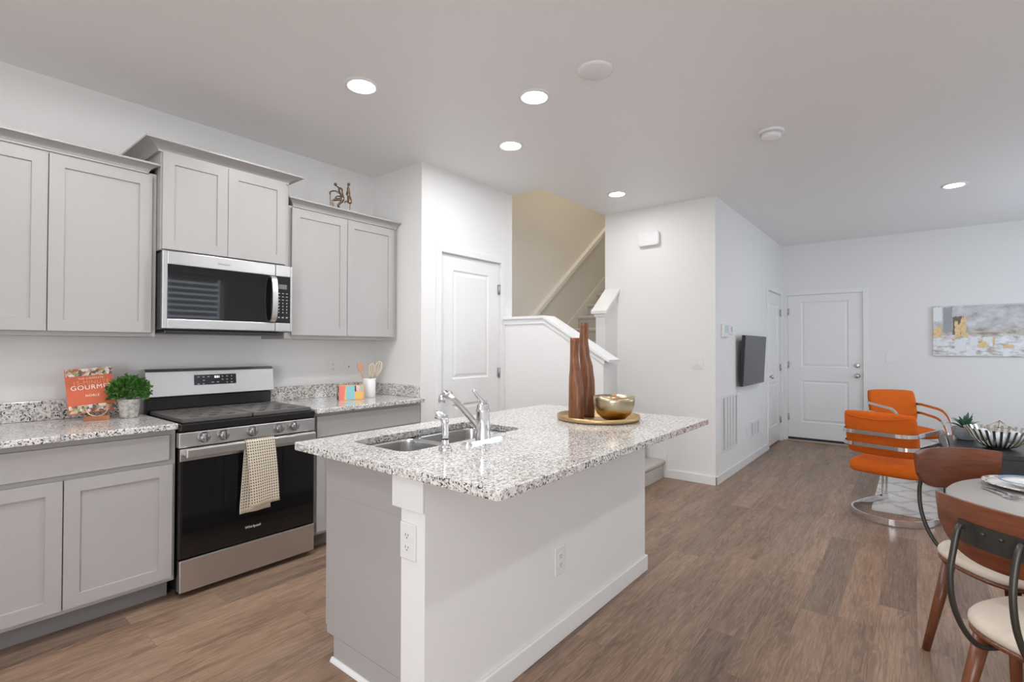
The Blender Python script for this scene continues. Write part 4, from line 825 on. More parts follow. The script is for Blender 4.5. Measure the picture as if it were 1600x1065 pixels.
T(b, [(0.040, -0.006, 0.105), (0.0, -0.01, 0.102), (-0.028, -0.012, 0.095), (-0.026, -0.012, 0.05), (-0.020, -0.01, 0.0)], [0.010, 0.007])
T(b, [(0.040, 0.004, 0.10), (0.014, 0.0, 0.07), (0.012, -0.006, 0.05), (0.040, -0.008, 0.018), (0.052, -0.01, 0.0)], [0.010, 0.006]); b.build('seated_figure', M['bronze'], t)
b = MB(); T(b, [(-0.050, -0.01, 0.148), (-0.048, -0.01, 0.09), (-0.042, -0.01, 0.0)], [0.0035, 0.0045]); b.build('staff', M['bronze'], t)
b = MB(); b.sphere((0.084, 0.01, 0.226), 0.0125, 12, 8); T(b, [(0.083, 0.01, 0.218), (0.080, 0.01, 0.205), (0.082, 0.01, 0.185), (0.084, 0.01, 0.14), (0.092, 0.01, 0.10), (0.094, 0.01, 0.082)], [0.004, 0.005, 0.011, 0.013, 0.017, 0.015])
T(b, [(0.076, 0.01, 0.175), (0.070, 0.006, 0.150), (0.082, 0.0, 0.135)], [0.006, 0.004]); T(b, [(0.094, 0.01, 0.085), (0.070, 0.0, 0.094), (0.056, -0.004, 0.082)], [0.008, 0.005]); T(b, [(0.094, 0.01, 0.085), (0.094, 0.01, 0.0)], [0.005, 0.004]); b.build('standing_figure', M['bronze'], t)
b = MB(); b.box(-0.065, 0.115, -0.03, 0.03, -0.007, 0.001, 0.002); b.build('plinth', M['bronze'], t)

# tray, vases, bowl on the island
tx, ty = 2.452, 1.362
t = thing('round_tray', 'round hammered gold tray on the island', 'tray', (tx, ty, ZT))
b = MB(); b.lathe([(0, 0.0), (0.213, 0.0), (0.222, 0.004), (0.226, 0.026), (0.2225, 0.026), (0.217, 0.008), (0, 0.006)], (tx, ty, ZT), 64); b.build('tray', M['gold'], t)
zt_ = ZT+0.0065
def vase(label, x, y, prof, lean, seed):
    b = MB(); rnd = random.Random(seed); seg = 24; rows = []
    hz = prof[-1][1]
    def rows_at(h):
        for (r0_, h0, dx0), (r1_, h1, dx1) in zip(prof, prof[1:]):
            if h0 <= h <= h1+1e-9: f = (h-h0)/(h1-h0); f = f*f*(3-2*f); return r0_+(r1_-r0_)*f, dx0+(dx1-dx0)*f
        return prof[-1][0], prof[-1][2]
    N = 26
    for i in range(N+1):
        h = hz*i/N; r_, dx = rows_at(h); row = []
        for k in range(seg):
            a = 2*PI*k/seg; w_ = 1+0.05*math.sin(3*a+h*9+seed)+0.035*math.sin(5*a-h*14+seed*2)
            row.append(b.v((x+dx*0.627+r_*w_*math.cos(a), y-dx*0.78+r_*w_*math.sin(a), zt_+h)))
        rows.append(row)
    for A, B_ in zip(rows, rows[1:]):
        for k in range(seg): f = b.bm.faces.new((A[k], A[(k+1) % seg], B_[(k+1) % seg], B_[k])); f.smooth = True
    b.bm.faces.new(rows[0][::-1]); inner = [b.v(v_.co*0.75+Vector((x+prof[-1][2]*0.627, y-prof[-1][2]*0.78, zt_+hz))*0.25) for v_ in rows[-1]]; low = [b.v(v_.co-Vector((0, 0, 0.05))) for v_ in inner]
    for A, B_ in ((rows[-1], inner), (inner, low)):
        for k in range(seg): b.bm.faces.new((A[k], A[(k+1) % seg], B_[(k+1) % seg], B_[k]))
    b.bm.faces.new(low)
    solo(b, 'carved_wood_vase', M['vasewood'], label, 'vase', (x, y, zt_), 'carved wooden vases on the gold tray')
vase('shorter carved brown wooden vase at the front of the gold tray', 2.308, 1.412, [(0.0405, 0, 0), (0.041, 0.08, 0), (0.0405, 0.16, 0.0), (0.036, 0.22, -0.003), (0.0265, 0.28, -0.009), (0.0235, 0.33, -0.011), (0.0235, 0.40, -0.011), (0.0245, 0.438, -0.010)], 0, 1)
vase('taller carved brown wooden vase behind the shorter one', 2.458, 1.430, [(0.0375, 0, 0), (0.038, 0.10, 0), (0.038, 0.19, 0.0), (0.036, 0.27, -0.006), (0.029, 0.355, -0.018), (0.0245, 0.43, -0.022), (0.0235, 0.48, -0.019), (0.0245, 0.525, -0.018)], 0, 5)
bx, by = 2.425, 1.252
b = MB(); b.lathe([(0, 0.0), (0.035, 0.0), (0.06, 0.010), (0.088, 0.036), (0.104, 0.072), (0.109, 0.105), (0.110, 0.128), (0.106, 0.128), (0.103, 0.104), (0.098, 0.074), (0.083, 0.040), (0.055, 0.015), (0, 0.009)], (bx, by, zt_), 48)
solo(b, 'metal_bowl', M['bowlmix'], 'gold bowl with a silvery upper band on the tray', 'bowl', (bx, by, zt_))
b = MB(); b.sphere((bx+0.02, by+0.0, zt_+0.075), 0.052, 20, 12); b.cyl((bx+0.02, by, zt_+0.122), (bx+0.016, by+0.004, zt_+0.15), 0.003, 0.002, 8); solo(b, 'copper_fruit', M['copper'], 'copper coloured ornamental fruit inside the gold bowl', 'ornament', (bx+0.02, by, zt_+0.022))

# ---------------------------------------------------------------- things on the walls and ceiling
t = thing('door_chime', 'white door chime box high on the wall', 'door chime', (XC, 2.138, 2.43))
b = MB(); b.prism(rrect(2.024, 2.252, 2.355, 2.505, 0.03), 'x', XC-0.045, XC-0.0005); o = b.build('cover', M['plastic'], t); md = o.modifiers.new('soft', 'BEVEL'); md.width = 0.012; md.segments = 3; md.limit_method = 'ANGLE'
t = thing('thermostat', 'white thermostat with a pale blue screen above the return grille', 'thermostat', (5.20, YT, 1.47))
MB().box(5.115, 5.30, YT-0.026, YT-0.0005, 1.41, 1.545, 0.006).build('housing', M['plastic'], t); MB().box(5.155, 5.275, YT-0.0275, YT-0.0262, 1.455, 1.53).build('screen', plain('pale_lcd', (0.52, 0.64, 0.68), 0.3), t)
t = thing('wall_sensor', 'slim white control with a grey slot beside the thermostat', 'wall control', (5.42, YT, 1.495))
MB().box(5.36, 5.48, YT-0.014, YT-0.0005, 1.445, 1.54, 0.004).build('housing', M['plastic'], t); MB().box(5.41, 5.455, YT-0.0155, YT-0.0142, 1.465, 1.525).build('slot', M['keyink'], t)
def grille(label, x0, x1, z0, z1, n, group):
    t = thing('return_grille' if z1-z0 > 0.4 else 'wall_register', label, 'vent', ((x0+x1)/2, YT, z0), group); m_ = 0.028; y = YT
    b = MB(); b.box(x0, x0+m_, y-0.010, y-0.0005, z0, z1, 0.003); b.box(x1-m_, x1, y-0.010, y-0.0005, z0, z1, 0.003); b.box(x0+m_, x1-m_, y-0.010, y-0.0005, z0, z0+m_, 0.003); b.box(x0+m_, x1-m_, y-0.010, y-0.0005, z1-m_, z1, 0.003)
    for k in range(1, n): xx = x0+m_+(x1-x0-2*m_)*k/n; b.box(xx-0.028, xx+0.028, y-0.010, y-0.0005, z0+m_, z1-m_)
    b.build('frame', M['plastic'], t)
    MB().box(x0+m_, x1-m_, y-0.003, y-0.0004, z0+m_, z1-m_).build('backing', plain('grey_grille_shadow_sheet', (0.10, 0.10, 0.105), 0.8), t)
    b = MB(); z = z0+m_+0.008
    while z < z1-m_-0.004: b.prism([(y-0.009, z), (y-0.004, z+0.0035), (y-0.004, z+0.006), (y-0.009, z+0.0025)], 'x', x0+m_, x1-m_); z += 0.0145
    b.build('louvers', M['plastic'], t)
grille('tall white return air grille low on the television wall', 5.115, 5.68, 0.272, 0.838, 5, 'wall air grilles')
grille('small white air register near the closet door', 6.21, 6.63, 0.268, 0.460, 3, 'wall air grilles')
t = thing('television', 'black flat television tilted slightly down on the wall', 'television', (6.1, YT, 1.15))
tl = math.radians(3)
b = MB(); b.box(5.93, 6.27, YT-0.045, YT-0.0005, 1.03, 1.25, 0.004); b.build('wall_mount', M['blackmat'], t)
tv = MB().box(-0.475, 0.475, 0, 0.035, -0.272, 0.272, 0.004).build('panel', M['black'], t, offset=(0, 0, 0)); tv.location = (6.105-6.1, -0.082, 1.168-1.15); tv.rotation_euler = (tl, 0, 0)
MB().box(-0.462, 0.462, -0.002, 0.0, -0.250, 0.262).build('screen', M['tvscreen'], tv, offset=(0, 0, 0))
MB().box(-0.012, 0.012, -0.0025, -0.0005, -0.266, -0.256).build('badge', M['keyink'], tv, offset=(0, 0, 0))
# painting
t = thing('painting', 'wide abstract canvas in greys and white with gold patches', 'painting', (XF, -0.17, 1.215))
MB().box(XF-0.035, XF-0.001, -1.37, -0.17, 1.215, 1.815, 0.002).build('canvas', [M['painting']], t)
def dab(name, y0, y1, z0, z1, mat, seed, d=0.0012, rough=0.25):
    rnd = random.Random(seed); P = []; k_ = 7   # ragged rectangle of brush strokes
    dy, dz = (y1-y0)*rough*0.5, (z1-z0)*rough*0.5
    for (ya, za, yb, zb) in ((y0, z0, y1, z0), (y1, z0, y1, z1), (y1, z1, y0, z1), (y0, z1, y0, z0)):
        for i in range(k_):
            f_ = i/k_; P.append((ya+(yb-ya)*f_+rnd.uniform(-dy, dy)*(0.35 if ya != yb else 1), za+(zb-za)*f_+rnd.uniform(-dz, dz)*(0.35 if za != zb else 1)))
    b = MB(); b.prism(P, 'x', XF-0.035-d, XF-0.0352); b.build(name, mat, t)
Ypx = lambda x: -0.17-(x-258)/(1600-258)*0.80; Zpx = lambda y: 1.815-(y-185)/(905-185)*0.60
def dabpx(name, x0, x1, y0, y1, mat, seed, d, rough=0.2): dab(name, Ypx(x1), Ypx(x0), Zpx(y1), Zpx(y0), mat, seed, d, rough)
dabpx('grey_patch', 420, 560, 200, 560, M['paintgrey'], 1, 0.0010, 0.06)
dabpx('brown_patch', 565, 740, 340, 600, M['umber'], 2, 0.0014, 0.06)
dabpx('gold_patch', 600, 690, 430, 630, M['goldleaf'], 3, 0.0020, 0.35); dabpx('gold_patch', 690, 765, 350, 610, M['goldleaf'], 4, 0.0020, 0.25); dabpx('gold_patch', 275, 390, 490, 640, M['goldleaf'], 6, 0.0018, 0.25); dabpx('gold_patch', 740, 800, 575, 640, M['goldleaf'], 8, 0.0018, 0.35)
dabpx('gold_patch', 945, 1065, 690, 780, M['goldleaf'], 9, 0.0018, 0.5); dabpx('gold_patch', 1300, 1440, 740, 785, M['goldleaf'], 10, 0.0018, 0.4); dabpx('gold_patch', 545, 605, 650, 690, M['goldleaf'], 12, 0.0018, 0.4); dabpx('gold_patch', 1145, 1175, 640, 760, M['goldleaf'], 13, 0.0018, 0.3)
dabpx('white_patch', 820, 930, 630, 770, M['paintwhite'], 20, 0.0012); dabpx('white_patch', 310, 500, 690, 760, M['paintwhite'], 21, 0.0012); dabpx('white_patch', 600, 760, 690, 830, M['paintwhite'], 22, 0.0012); dabpx('white_patch', 780, 900, 820, 890, M['paintwhite'], 23, 0.0012); dabpx('white_patch', 1010, 1150, 640, 720, M['paintwhite'], 24, 0.0010); dabpx('white_patch', 265, 400, 195, 400, M['paintwhite'], 25, 0.0008, 0.1)
t = thing('ceiling_cover_plate', 'blank round white cover plate on the kitchen ceiling', 'ceiling plate', (2.304, 1.297, ZC))
b = MB(); b.lathe([(0, -0.014), (0.078, -0.013), (0.088, -0.008), (0.092, 0.0)], (2.304, 1.297, ZC-0.0005), 40); b.build('plate', M['plastic'], t)
t = thing('smoke_detector', 'round white smoke detector hanging from the ceiling', 'smoke detector', (3.698, 0.745, ZC))
b = MB(); b.lathe([(0.0, -0.016), (0.074, -0.016), (0.078, -0.012), (0.078, 0.0)], (3.698, 0.745, ZC-0.0005), 36); b.build('base_ring', M['plastic'], t)
b = MB(); b.lathe([(0.0, -0.062), (0.020, -0.062), (0.022, -0.056), (0.045, -0.053), (0.058, -0.045), (0.064, -0.022), (0.0, -0.022)], (3.698, 0.745, ZC), 36); b.build('cover', M['plastic'], t)
b = MB(); b.lathe([(0.0, -0.0225), (0.066, -0.0225), (0.066, -0.016), (0, -0.016)], (3.698, 0.745, ZC), 36); b.build('air_gap', M['keyink'], t)

# ---------------------------------------------------------------- living area
b = MB(); b.box(4.985, 7.55, -1.55, 0.285, 0.0003, 0.007, 0.002); o = solo(b, 'area_rug', M['rug'], 'off white shaggy rug with grey diamond lines', 'rug', (6.2, -0.6, 0))
def fillet(pts, r, n=6):
    P = [Vector(p) for p in pts]; out = [P[0]]
    for i in range(1, len(P)-1):
        a = (P[i-1]-P[i]).normalized(); c = (P[i+1]-P[i]).normalized(); ang = a.angle(c); d = min(r/math.tan(ang/2), (P[i-1]-P[i]).length*0.49, (P[i+1]-P[i]).length*0.49); q0, q1 = P[i]+a*d, P[i]+c*d
        for k in range(n+1): s_ = k/n; out.append(q0*(1-s_)**2+P[i]*2*s_*(1-s_)+q1*s_**2)
    return out+[P[-1]]
FLAT = [(-0.004, -0.0135), (0.004, -0.0135), (0.004, 0.0135), (-0.004, 0.0135)]
def flatbar(b, pts, prof=FLAT):
    """flat bar whose broad side stays upright along the horizontal runs and across on the vertical ones"""
    P = [Vector(p) for p in pts]; rings = []
    for i, p in enumerate(P):
        T_ = (P[min(i+1, len(P)-1)]-P[max(i-1, 0)]).normalized(); side = Vector((0, 1 if p.y > 0 else -1, 0))
        hz = Vector((T_.x, T_.y, 0))
        bn = Vector((T_.y, -T_.x, 0)).normalized() if hz.length > 0.35 else Vector((0, 1, 0))
        if rings and bn.dot(last) < 0: bn = -bn
        last = bn; nn = T_.cross(bn).normalized()
        if rings and nn.dot(lastn) < 0: nn = -nn
        lastn = nn
        rings.append([b.v(p+bn*a+nn*c) for a, c in prof])
    for A, B_ in zip(rings, rings[1:]):
        for k in range(4): b.bm.faces.new((A[k], A[(k+1) % 4], B_[(k+1) % 4], B_[k]))
    b.bm.faces.new(rings[0]); b.bm.faces.new(rings[-1])
def cushion(pf, nx, ny, sx, sy, th, edge=0.35, dome=0.012):
    """soft upholstered slab: pf maps (u, v, w) to a point; u, v in -1..1 across, w in -1..1 through the thickness"""
    b = MB(); N = 12
    def sq(u, v):  # disk-ish rounding of the square corners
        return u*math.sqrt(max(0, 1-edge*v*v*abs(v)*0.35)), v*math.sqrt(max(0, 1-edge*u*u*abs(u)*0.35))
    lay = []
    for w_ in (-1, 1):
        rows = []
        for i in range(N+1):
            row = []
            for j in range(N+1):
                u, v = -1+2*i/N, -1+2*j/N; uu, vv = sq(u, v); e_ = (1-abs(u)**6)*(1-abs(v)**6); row.append(b.v(pf(uu*sx, vv*sy, w_*(th/2*(0.80+0.20*e_)+dome*(1-u*u)*(1-v*v)))))
            rows.append(row)
        for i in range(N):
            for j in range(N): f = b.bm.faces.new((rows[i][j], rows[i+1][j], rows[i+1][j+1], rows[i][j+1])); f.smooth = True
        lay.append(rows)
    A, B_ = lay
    ring = [(i, 0) for i in range(N)]+[(N, j) for j in range(N)]+[(i, N) for i in range(N, 0, -1)]+[(0, j) for j in range(N, 0, -1)]
    for k in range(len(ring)):
        (i, j), (i2, j2) = ring[k], ring[(k+1) % len(ring)]; f = b.bm.faces.new((A[i][j], A[i2][j2], B_[i2][j2], B_[i][j])); f.smooth = True
    return b
def orange_chair(label, loc, rz):
    t = thing('lounge_chair', label, 'armchair', loc, 'orange lounge chairs', local=True, rz=rz)
    # local: facing +x; origin on the floor under the seat
    o = cushion(lambda u, v, w_: (0.045+u, v, 0.395+w_+0.03*u), 0, 0, 0.265, 0.235, 0.105).build('seat', M['orange'], t); md = o.modifiers.new('s', 'SUBSURF'); md.levels = 1; md.render_levels = 1
    tb = math.radians(14)
    def back(u, v, w_):  # u up, v across
        bow = 0.10*(v/0.24)**2*0.35
        return (-0.235-math.sin(tb)*u*1.0+w_*0.9+bow, v, 0.655+math.cos(tb)*u+0.012*w_)
    o = cushion(back, 0, 0, 0.175, 0.238, 0.075, 0.3).build('backrest', M['orange'], t); md = o.modifiers.new('s', 'SUBSURF'); md.levels = 1; md.render_levels = 1
    b = MB(); b.tube(smooth_path([(-0.300, -0.205, 0.797), (-0.312, -0.10, 0.778), (-0.315, 0.0, 0.771), (-0.312, 0.10, 0.778), (-0.300, 0.205, 0.797)], 5), 0.004, 6); b.build('back_seam', M['orange'], o)
    for q in (-0.09, 0.09): b = MB(); b.sphere((-0.208, q, 0.69), (0.006, 0.012, 0.012), 10, 6); b.build('tufted_button', M['orange'], o)
    for hz, fx_, nm in ((0.655, 0.50, 'outer_band'), (0.560, 0.42, 'inner_band')):
        b = MB(); w_ = 0.250; wf = 0.215
        pts = fillet([(fx_, wf, 0.030), (fx_, wf, hz+0.0), (-0.12, w_, hz+0.02), (-0.318+(0.655-hz)*0.22, w_-0.02, hz+0.012), (-0.318+(0.655-hz)*0.22, -w_+0.02, hz+0.012), (-0.12, -w_, hz+0.02), (fx_, -wf, hz+0.0), (fx_, -wf, 0.030)], 0.30, 12)
        flatbar(b, pts); b.build('chrome_'+nm, M['chrome'], t)
    b = MB(); w_ = 0.262
    pts = [(0.52, 0.215, 0.0225), (0.15, w_, 0.0225)] + [(0.02+0.275*math.cos(a)*1.05-0.0, w_*math.sin(a), 0.0225) for a in [PI/2+PI*k/24 for k in range(25)]] + [(0.15, -w_, 0.0225), (0.52, -0.215, 0.0225)]
    flatbar(b, pts, [(-0.006, -0.022), (0.006, -0.022), (0.006, 0.022), (-0.006, 0.022)]); b.build('chrome_base_loop', M['chrome'], t)
    b = MB()
    for s_ in (-1, 1): b.box(-0.12, 0.43, s_*0.20-0.012, s_*0.20+0.012, 0.318, 0.336); b.box(0.30, 0.51, min(s_*0.19, s_*0.215), max(s_*0.19, s_*0.215), 0.31, 0.322)
    b.build('seat_rails', M['chrome'], t)
    return t
orange_chair('orange lounge chair with chrome bands seen from behind', (4.895, 0.145, 0.0072), math.radians(-17.5))
orange_chair('orange lounge chair facing the room beside the front door wall', (7.0, 0.12, 0.0072), math.radians(206))
t = thing('coffee_table', 'black coffee table with a thick apron between the chairs', 'table', (6.12, -0.75, 0.0072))
x0, x1, y0, y1 = 5.635, 6.60, -1.38, -0.172
MB().box(x0, x1, y0, y1, 0.412, 0.45, 0.003).build('tabletop', M['dark'], t)
MB().box(x0+0.01, x1-0.01, y0+0.01, y1-0.01, 0.27, 0.4118, 0.002).build('apron', M['dark'], t)
for xx in (x0+0.01, x1-0.08):
    for yy in (y0+0.01, y1-0.08): MB().box(xx, xx+0.07, yy, yy+0.07, 0.0072, 0.2698, 0.002).build('leg', M['dark'], t)
# succulent
sx_, sy_, sz_ = 6.36, -0.365, 0.4503
t = thing('succulent', 'spiky green succulent in a ribbed grey bowl', 'potted plant', (sx_, sy_, sz_))
b = MB(); seg = 48; rows = []
for r_, h in ((0.05, 0), (0.066, 0.006), (0.084, 0.04), (0.095, 0.08), (0.098, 0.115), (0.092, 0.118), (0.088, 0.10), (0.0, 0.098)):
    rows.append([b.v((sx_+(r_*(1+(0.035 if (k//2) % 2 else 0)*(h > 0.004 and h < 0.112)))*math.cos(2*PI*k/seg), sy_+r_*(1+(0.035 if (k//2) % 2 else 0)*(h > 0.004 and h < 0.112))*math.sin(2*PI*k/seg), sz_+h)) for k in range(seg)])
for A, B_ in zip(rows, rows[1:]):
    for k in range(seg):
        try: b.bm.faces.new((A[k], A[(k+1) % seg], B_[(k+1) % seg], B_[k]))
        except ValueError: pass
b.bm.faces.new(rows[0][::-1]); b.build('bowl', M['greypot'], t)
MB().lathe([(0, 0.1005), (0.087, 0.1005), (0.087, 0.099), (0, 0.099)], (sx_, sy_, sz_), 32).build('soil', M['soil'], t)
rnd = random.Random(11)
for k in range(19):
    b = MB(); a = 2*PI*k/19*3.0+rnd.uniform(-.2, .2); el = rnd.uniform(0.25, 1.25); L = rnd.uniform(0.12, 0.175)
    d = Vector((math.cos(a)*math.cos(el), math.sin(a)*math.cos(el), math.sin(el))); s_ = d.cross(Vector((0, 0, 1))).normalized(); c0 = Vector((sx_, sy_, sz_+0.098)); dn = Vector((0, 0, -1))
    pts = smooth_path([c0+d*L*0.08, c0+d*L*0.4+Vector((0, 0, 0.012)), c0+d*L*0.75+Vector((0, 0, 0.008)), c0+d*L+dn*0.012*(1.3-el)], 3); n_ = len(pts)
    b.tube(pts, [max(0.06, math.sin(PI*(0.25+0.75*i/(n_-1)))) for i in range(n_)], prof=[(-0.017, 0.001), (0, -0.005), (0.017, 0.001), (0, 0.003)], upv=(0.01, 0.01, 1)); b.build('leaf', M['succulent'], t)
# ribbed metal bowl with white balls
wx, wy = 6.015, -0.555
t = thing('wire_bowl', 'wide silver bowl of curved metal ribs on the coffee table', 'bowl', (wx, wy, 0.4503))
MB().lathe([(0, 0.0), (0.075, 0.0), (0.078, 0.004), (0.072, 0.008), (0, 0.008)], (wx, wy, 0.4503), 32).build('foot', M['rodiron'], t)
RB = [(0.070, 0.006), (0.11, 0.020), (0.15, 0.052), (0.185, 0.096), (0.212, 0.144), (0.226, 0.168)]
NR = 30
for k in range(NR):
    a = 2*PI*k/NR; b = MB(); pts = smooth_path([(wx+r_*math.cos(a), wy+r_*math.sin(a), 0.4503+h) for r_, h in RB], 3)
    b.tube(pts, 1, prof=[(-0.009, -0.0025), (0.009, -0.0025), (0.009, 0.0025), (-0.009, 0.0025)], upv=(math.cos(a)*0.7, math.sin(a)*0.7, -0.7), sm=False); b.build('rib', M['nickelbright'], t)
for (dx, dy, dz), lb in zip(((-0.062, 0.015, 0.072), (0.062, -0.015, 0.072), (0.03, 0.098, 0.100), (-0.03, -0.098, 0.100)), ('white textured ball at the camera side of the rib bowl', 'white textured ball at the far side of the rib bowl', 'white textured ball at the succulent side of the rib bowl', 'white textured ball at the side of the rib bowl away from the succulent')):
    b = MB(); b.sphere((wx+dx, wy+dy, 0.4503+dz), 0.056, 20, 12); solo(b, 'decor_ball', M['whiteball'], lb, 'ball', (wx+dx, wy+dy, 0.4503+dz-0.056), 'white balls in the metal rib bowl')
gx, gy = 6.62, -0.62
b = MB(); P = [(gx+0.11*math.cos(a), gy+0.11*math.sin(a), 0.545) for a in [2*PI*k/5 for k in range(5)]]; Q = [(gx+0.07*math.cos(a+0.3), gy+0.07*math.sin(a+0.3), 0.453) for a in [2*PI*k/5 for k in range(5)]]; tp = (gx, gy, 0.625)
for k in range(5):
    for A, B_ in ((P[k], P[(k+1) % 5]), (Q[k], Q[(k+1) % 5]), (P[k], Q[k]), (P[k], tp)): b.tube([A, B_], 0.003, 6)
solo(b, 'wire_terrarium', M['goldpale'], 'faceted pale gold wire ornament behind the rib bowl', 'ornament', (gx, gy, 0.4503))

# ---------------------------------------------------------------- dining set
DX, DY, DR, DZ = 2.60, -0.665, 0.575, 0.75
t = thing('dining_table', 'round grey topped dining table on tapered wooden legs', 'table', (DX, DY, 0))
b = MB(); b.lathe([(0, 0), (DR-0.004, 0), (DR, 0.004), (DR, 0.024), (DR-0.004, 0.028), (0, 0.028)], (DX, DY, DZ-0.028), 96); b.build('tabletop', M['greytop'], t)
b = MB(); b.lathe([(0, 0), (0.40, 0), (0.40, 0.055), (0, 0.055)], (DX, DY, DZ-0.0835), 48); b.build('apron', M['walnut'], t)
for k in range(4):
    a = PI/4+PI/2*k+0.12; b = MB(); b.cyl((DX+0.33*math.cos(a), DY+0.33*math.sin(a), DZ-0.084), (DX+0.40*math.cos(a), DY+0.40*math.sin(a), 0), 0.028, 0.016, 16); b.build('leg', M['leg'], t)
def dining_chair(label, loc, rz):
    t = thing('dining_chair', label, 'chair', loc, 'bentwood dining chairs at the round table', local=True, rz=rz)
    def se(r_x, r_y, n, k, N=40): a = 2*PI*k/N; c_, s_ = math.cos(a), math.sin(a); return (r_x*abs(c_)**(2/n)*(1 if c_ >= 0 else -1), r_y*abs(s_)**(2/n)*(1 if s_ >= 0 else -1))
    def dome(prof, n):
        b = MB(); rows = []
        for f, z in prof: rows.append([b.v((se(0.215*f, 0.225*f, n, k)[0], se(0.215*f, 0.225*f, n, k)[1]*(1+0.10*se(0.215, 0.225, n, k)[0]/0.215), z)) for k in range(40)])
        for A, B_ in zip(rows, rows[1:]):
            for k in range(40): f_ = b.bm.faces.new((A[k], A[(k+1) % 40], B_[(k+1) % 40], B_[k])); f_.smooth = True
        b.bm.faces.new(rows[0][::-1]); b.bm.faces.new(rows[-1]); return b
    dome([(0.96, 0.413), (1.0, 0.417), (1.0, 0.428), (0.6, 0.4285)], 2.8).build('seat_base', M['leg'], t)
    dome([(0.97, 0.4288), (1.01, 0.44), (1.005, 0.453), (0.96, 0.466), (0.86, 0.475), (0.6, 0.482), (0.25, 0.485)], 2.8).build('seat_cushion', M['cream'], t)
    for sx1 in (-1, 1):
        for sy1 in (-1, 1): b = MB(); b.cyl((sx1*0.125, sy1*0.150, 0.4125), (sx1*0.185, sy1*0.205, 0.0), 0.024, 0.0145, 18); b.build('leg', M['leg'], t)
    # back: bent board, radius R about a point in front of it
    R = 0.36; xa = -0.28; ch = 0.62; NS, th = 24, 0.013
    def bp_(s_, z, out): a = PI+s_*ch*0.99; return (xa+R+(R+out)*math.cos(a)-0.10*(z-0.75)*0.9, (R+out)*math.sin(a)*1.0, z)
    b = MB(); rows = []
    for i in range(NS+1):
        s_ = -1+2*i/NS; zt1 = 0.852-0.010*s_*s_; e_ = abs(s_); zb1 = 0.672+0.085*e_**2.6; 
        se_ = s_*(1-0.0); row = []
        for z, out in ((zb1, 0), (zt1, 0), (zt1, th), (zb1, th)): ss = s_*(1.0 if z > 0.8 else 0.955); row.append(b.v(bp_(ss, z, out)))
        rows.append(row)
    for A, B_ in zip(rows, rows[1:]):
        for k in range(4): f_ = b.bm.faces.new((A[k], A[(k+1) % 4], B_[(k+1) % 4], B_[k])); f_.smooth = k in (0, 2)
    b.bm.faces.new(rows[0]); b.bm.faces.new(rows[-1]); o = b.build('backrest', M['walnut'], t); md = o.modifiers.new('soft', 'BEVEL'); md.width = 0.0025; md.segments = 2; md.limit_method = 'ANGLE'; md.angle_limit = 0.9
    b = MB(); rows = []
    for i in range(13):
        s_ = (-1+2*i/12)*0.44; rows.append([b.v(bp_(s_, z, out)) for z, out in ((0.725, th+0.0006), (0.792, th+0.0006), (0.792, th+0.005), (0.725, th+0.005))])
    for A, B_ in zip(rows, rows[1:]):
        for k in range(4): b.bm.faces.new((A[k], A[(k+1) % 4], B_[(k+1) % 4], B_[k]))
    b.bm.faces.new(rows[0]); b.bm.faces.new(rows[-1]); br_ = b.build('bracket', M['rodiron'], t)
    for s_ in (-0.36, -0.10, 0.10, 0.36): b = MB(); c_ = bp_(s_, 0.772, th+0.006); b.sphere(c_, 0.006, 10, 6); b.build('bolt', M['rodiron'], br_)
    for sg in (-1, 1):
        y_ = sg*0.078; x_ = xa-0.024; b = MB()
        pts = smooth_path([(x_-0.004, y_, 0.780), (x_-0.016, y_, 0.765), (x_-0.030, y_, 0.71), (x_-0.040, y_*1.03, 0.64), (x_-0.030, y_*1.05, 0.555), (x_+0.005, y_*1.05, 0.475), (x_+0.055, y_, 0.418), (x_+0.12, y_, 0.402), (x_+0.20, y_, 0.405)], 5)
        b.tube(pts, 0.0085, 10); b.build('iron_rod', M['rodiron'], t)
    return t
dining_chair('bentwood dining chair on the far side of the table, facing the camera', (2.846, -0.305, 0), math.radians(-137))
dining_chair('bentwood dining chair nearest the camera, back bracket and iron rods showing', (2.203, -0.362, 0), math.radians(-40.5))
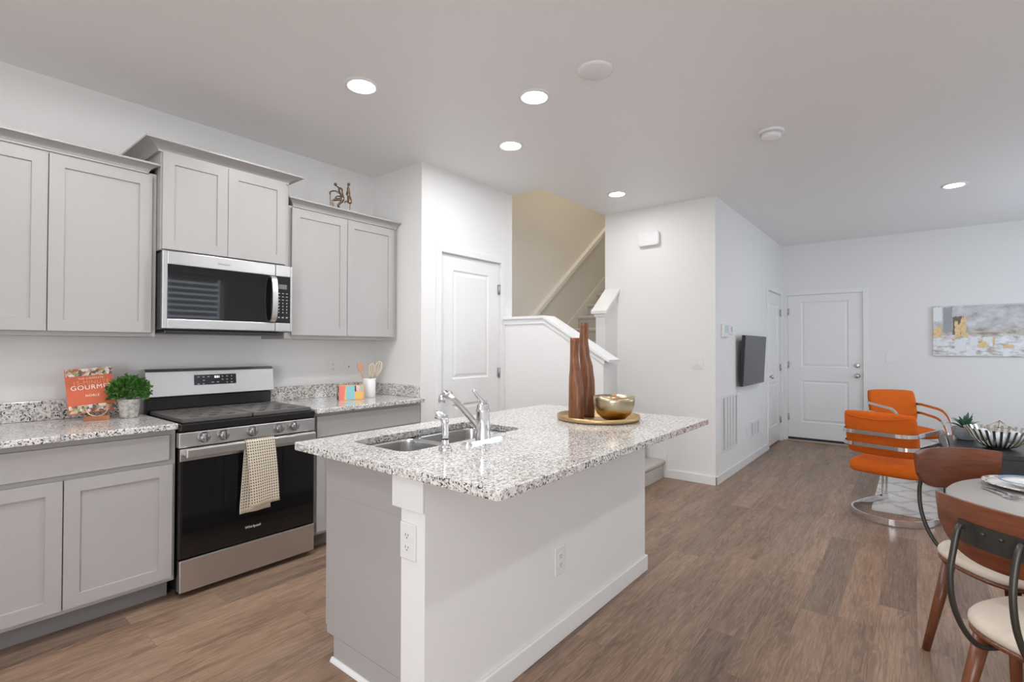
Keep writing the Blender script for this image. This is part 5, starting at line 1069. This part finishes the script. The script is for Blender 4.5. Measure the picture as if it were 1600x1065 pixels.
# plates and forks
pxc, pyc, pz = 2.845, -0.352, DZ+0.0004
def plate(label, z, r_, rimmat):
    t = thing('plate', label, 'plate', (pxc, pyc, z), 'stacked plates on the dining table')
    MB().lathe([(0, 0.0), (r_*0.6, 0.0), (r_*0.66, 0.004), (r_, 0.018), (r_, 0.021), (r_*0.70, 0.0078), (r_*0.62, 0.005), (0, 0.005)], (pxc, pyc, z), 56).build('dish', M['ceramic'], t)
    MB().lathe([(r_*0.88, 0.0166), (r_*0.995, 0.0213), (r_*1.004, 0.0205), (r_*1.004, 0.0175)], (pxc, pyc, z), 56).build('patterned_rim', M[rimmat], t)
    return t
plate('large white plate with a patterned rim on the grey table', pz, 0.142, 'platerim')
t2 = plate('smaller white plate with blue print on top of the large plate', pz+0.0130, 0.092, 'plateblue')
def fork(label, p0, p1, seed):
    p0, p1 = Vector(p0), Vector(p1); d = (p1-p0); L = d.length; d.normalize(); s_ = Vector((-d.y, d.x, 0)); t = thing('fork', label, 'fork', p0, 'forks beside the plates'); up_ = Vector((0, 0, 1))
    b = MB(); pts = smooth_path([p0+up_*0.004, p0+d*L*0.3+up_*0.006, p0+d*L*0.62+up_*0.007, p0+d*L*0.72+up_*0.004], 4); n_ = len(pts)
    b.tube(pts, [1.0-0.45*i/(n_-1) for i in range(n_)], prof=[(-0.007, -0.0016), (0.007, -0.0016), (0.007, 0.0016), (-0.007, 0.0016)], upv=(0, 0, 1), sm=False); b.build('handle', M['chrome'], t)
    b = MB(); b.tube([p0+d*L*0.70+up_*0.004, p0+d*L*0.74+up_*0.003, p0+d*L*0.80+up_*0.003], [0.5, 1, 1], prof=[(-0.012, -0.0013), (0.012, -0.0013), (0.012, 0.0013), (-0.012, 0.0013)], upv=(0, 0, 1), sm=False)
    for k in range(4): o_ = s_*(-0.0105+0.007*k); b.tube([p0+d*L*0.79+o_+up_*0.003, p0+d*L*0.9+o_+up_*0.004, p0+d*L+o_+up_*0.009], [0.0018, 0.0018, 0.001], 6)
    b.build('tines', M['chrome'], t)
fork('fork lying nearest the stacked plates', (2.785, -0.222, DZ+0.0004), (2.625, -0.300, DZ+0.0004), 1)
fork('fork lying farther from the plates, toward the table edge', (2.750, -0.206, DZ+0.0004), (2.595, -0.282, DZ+0.0004), 2)
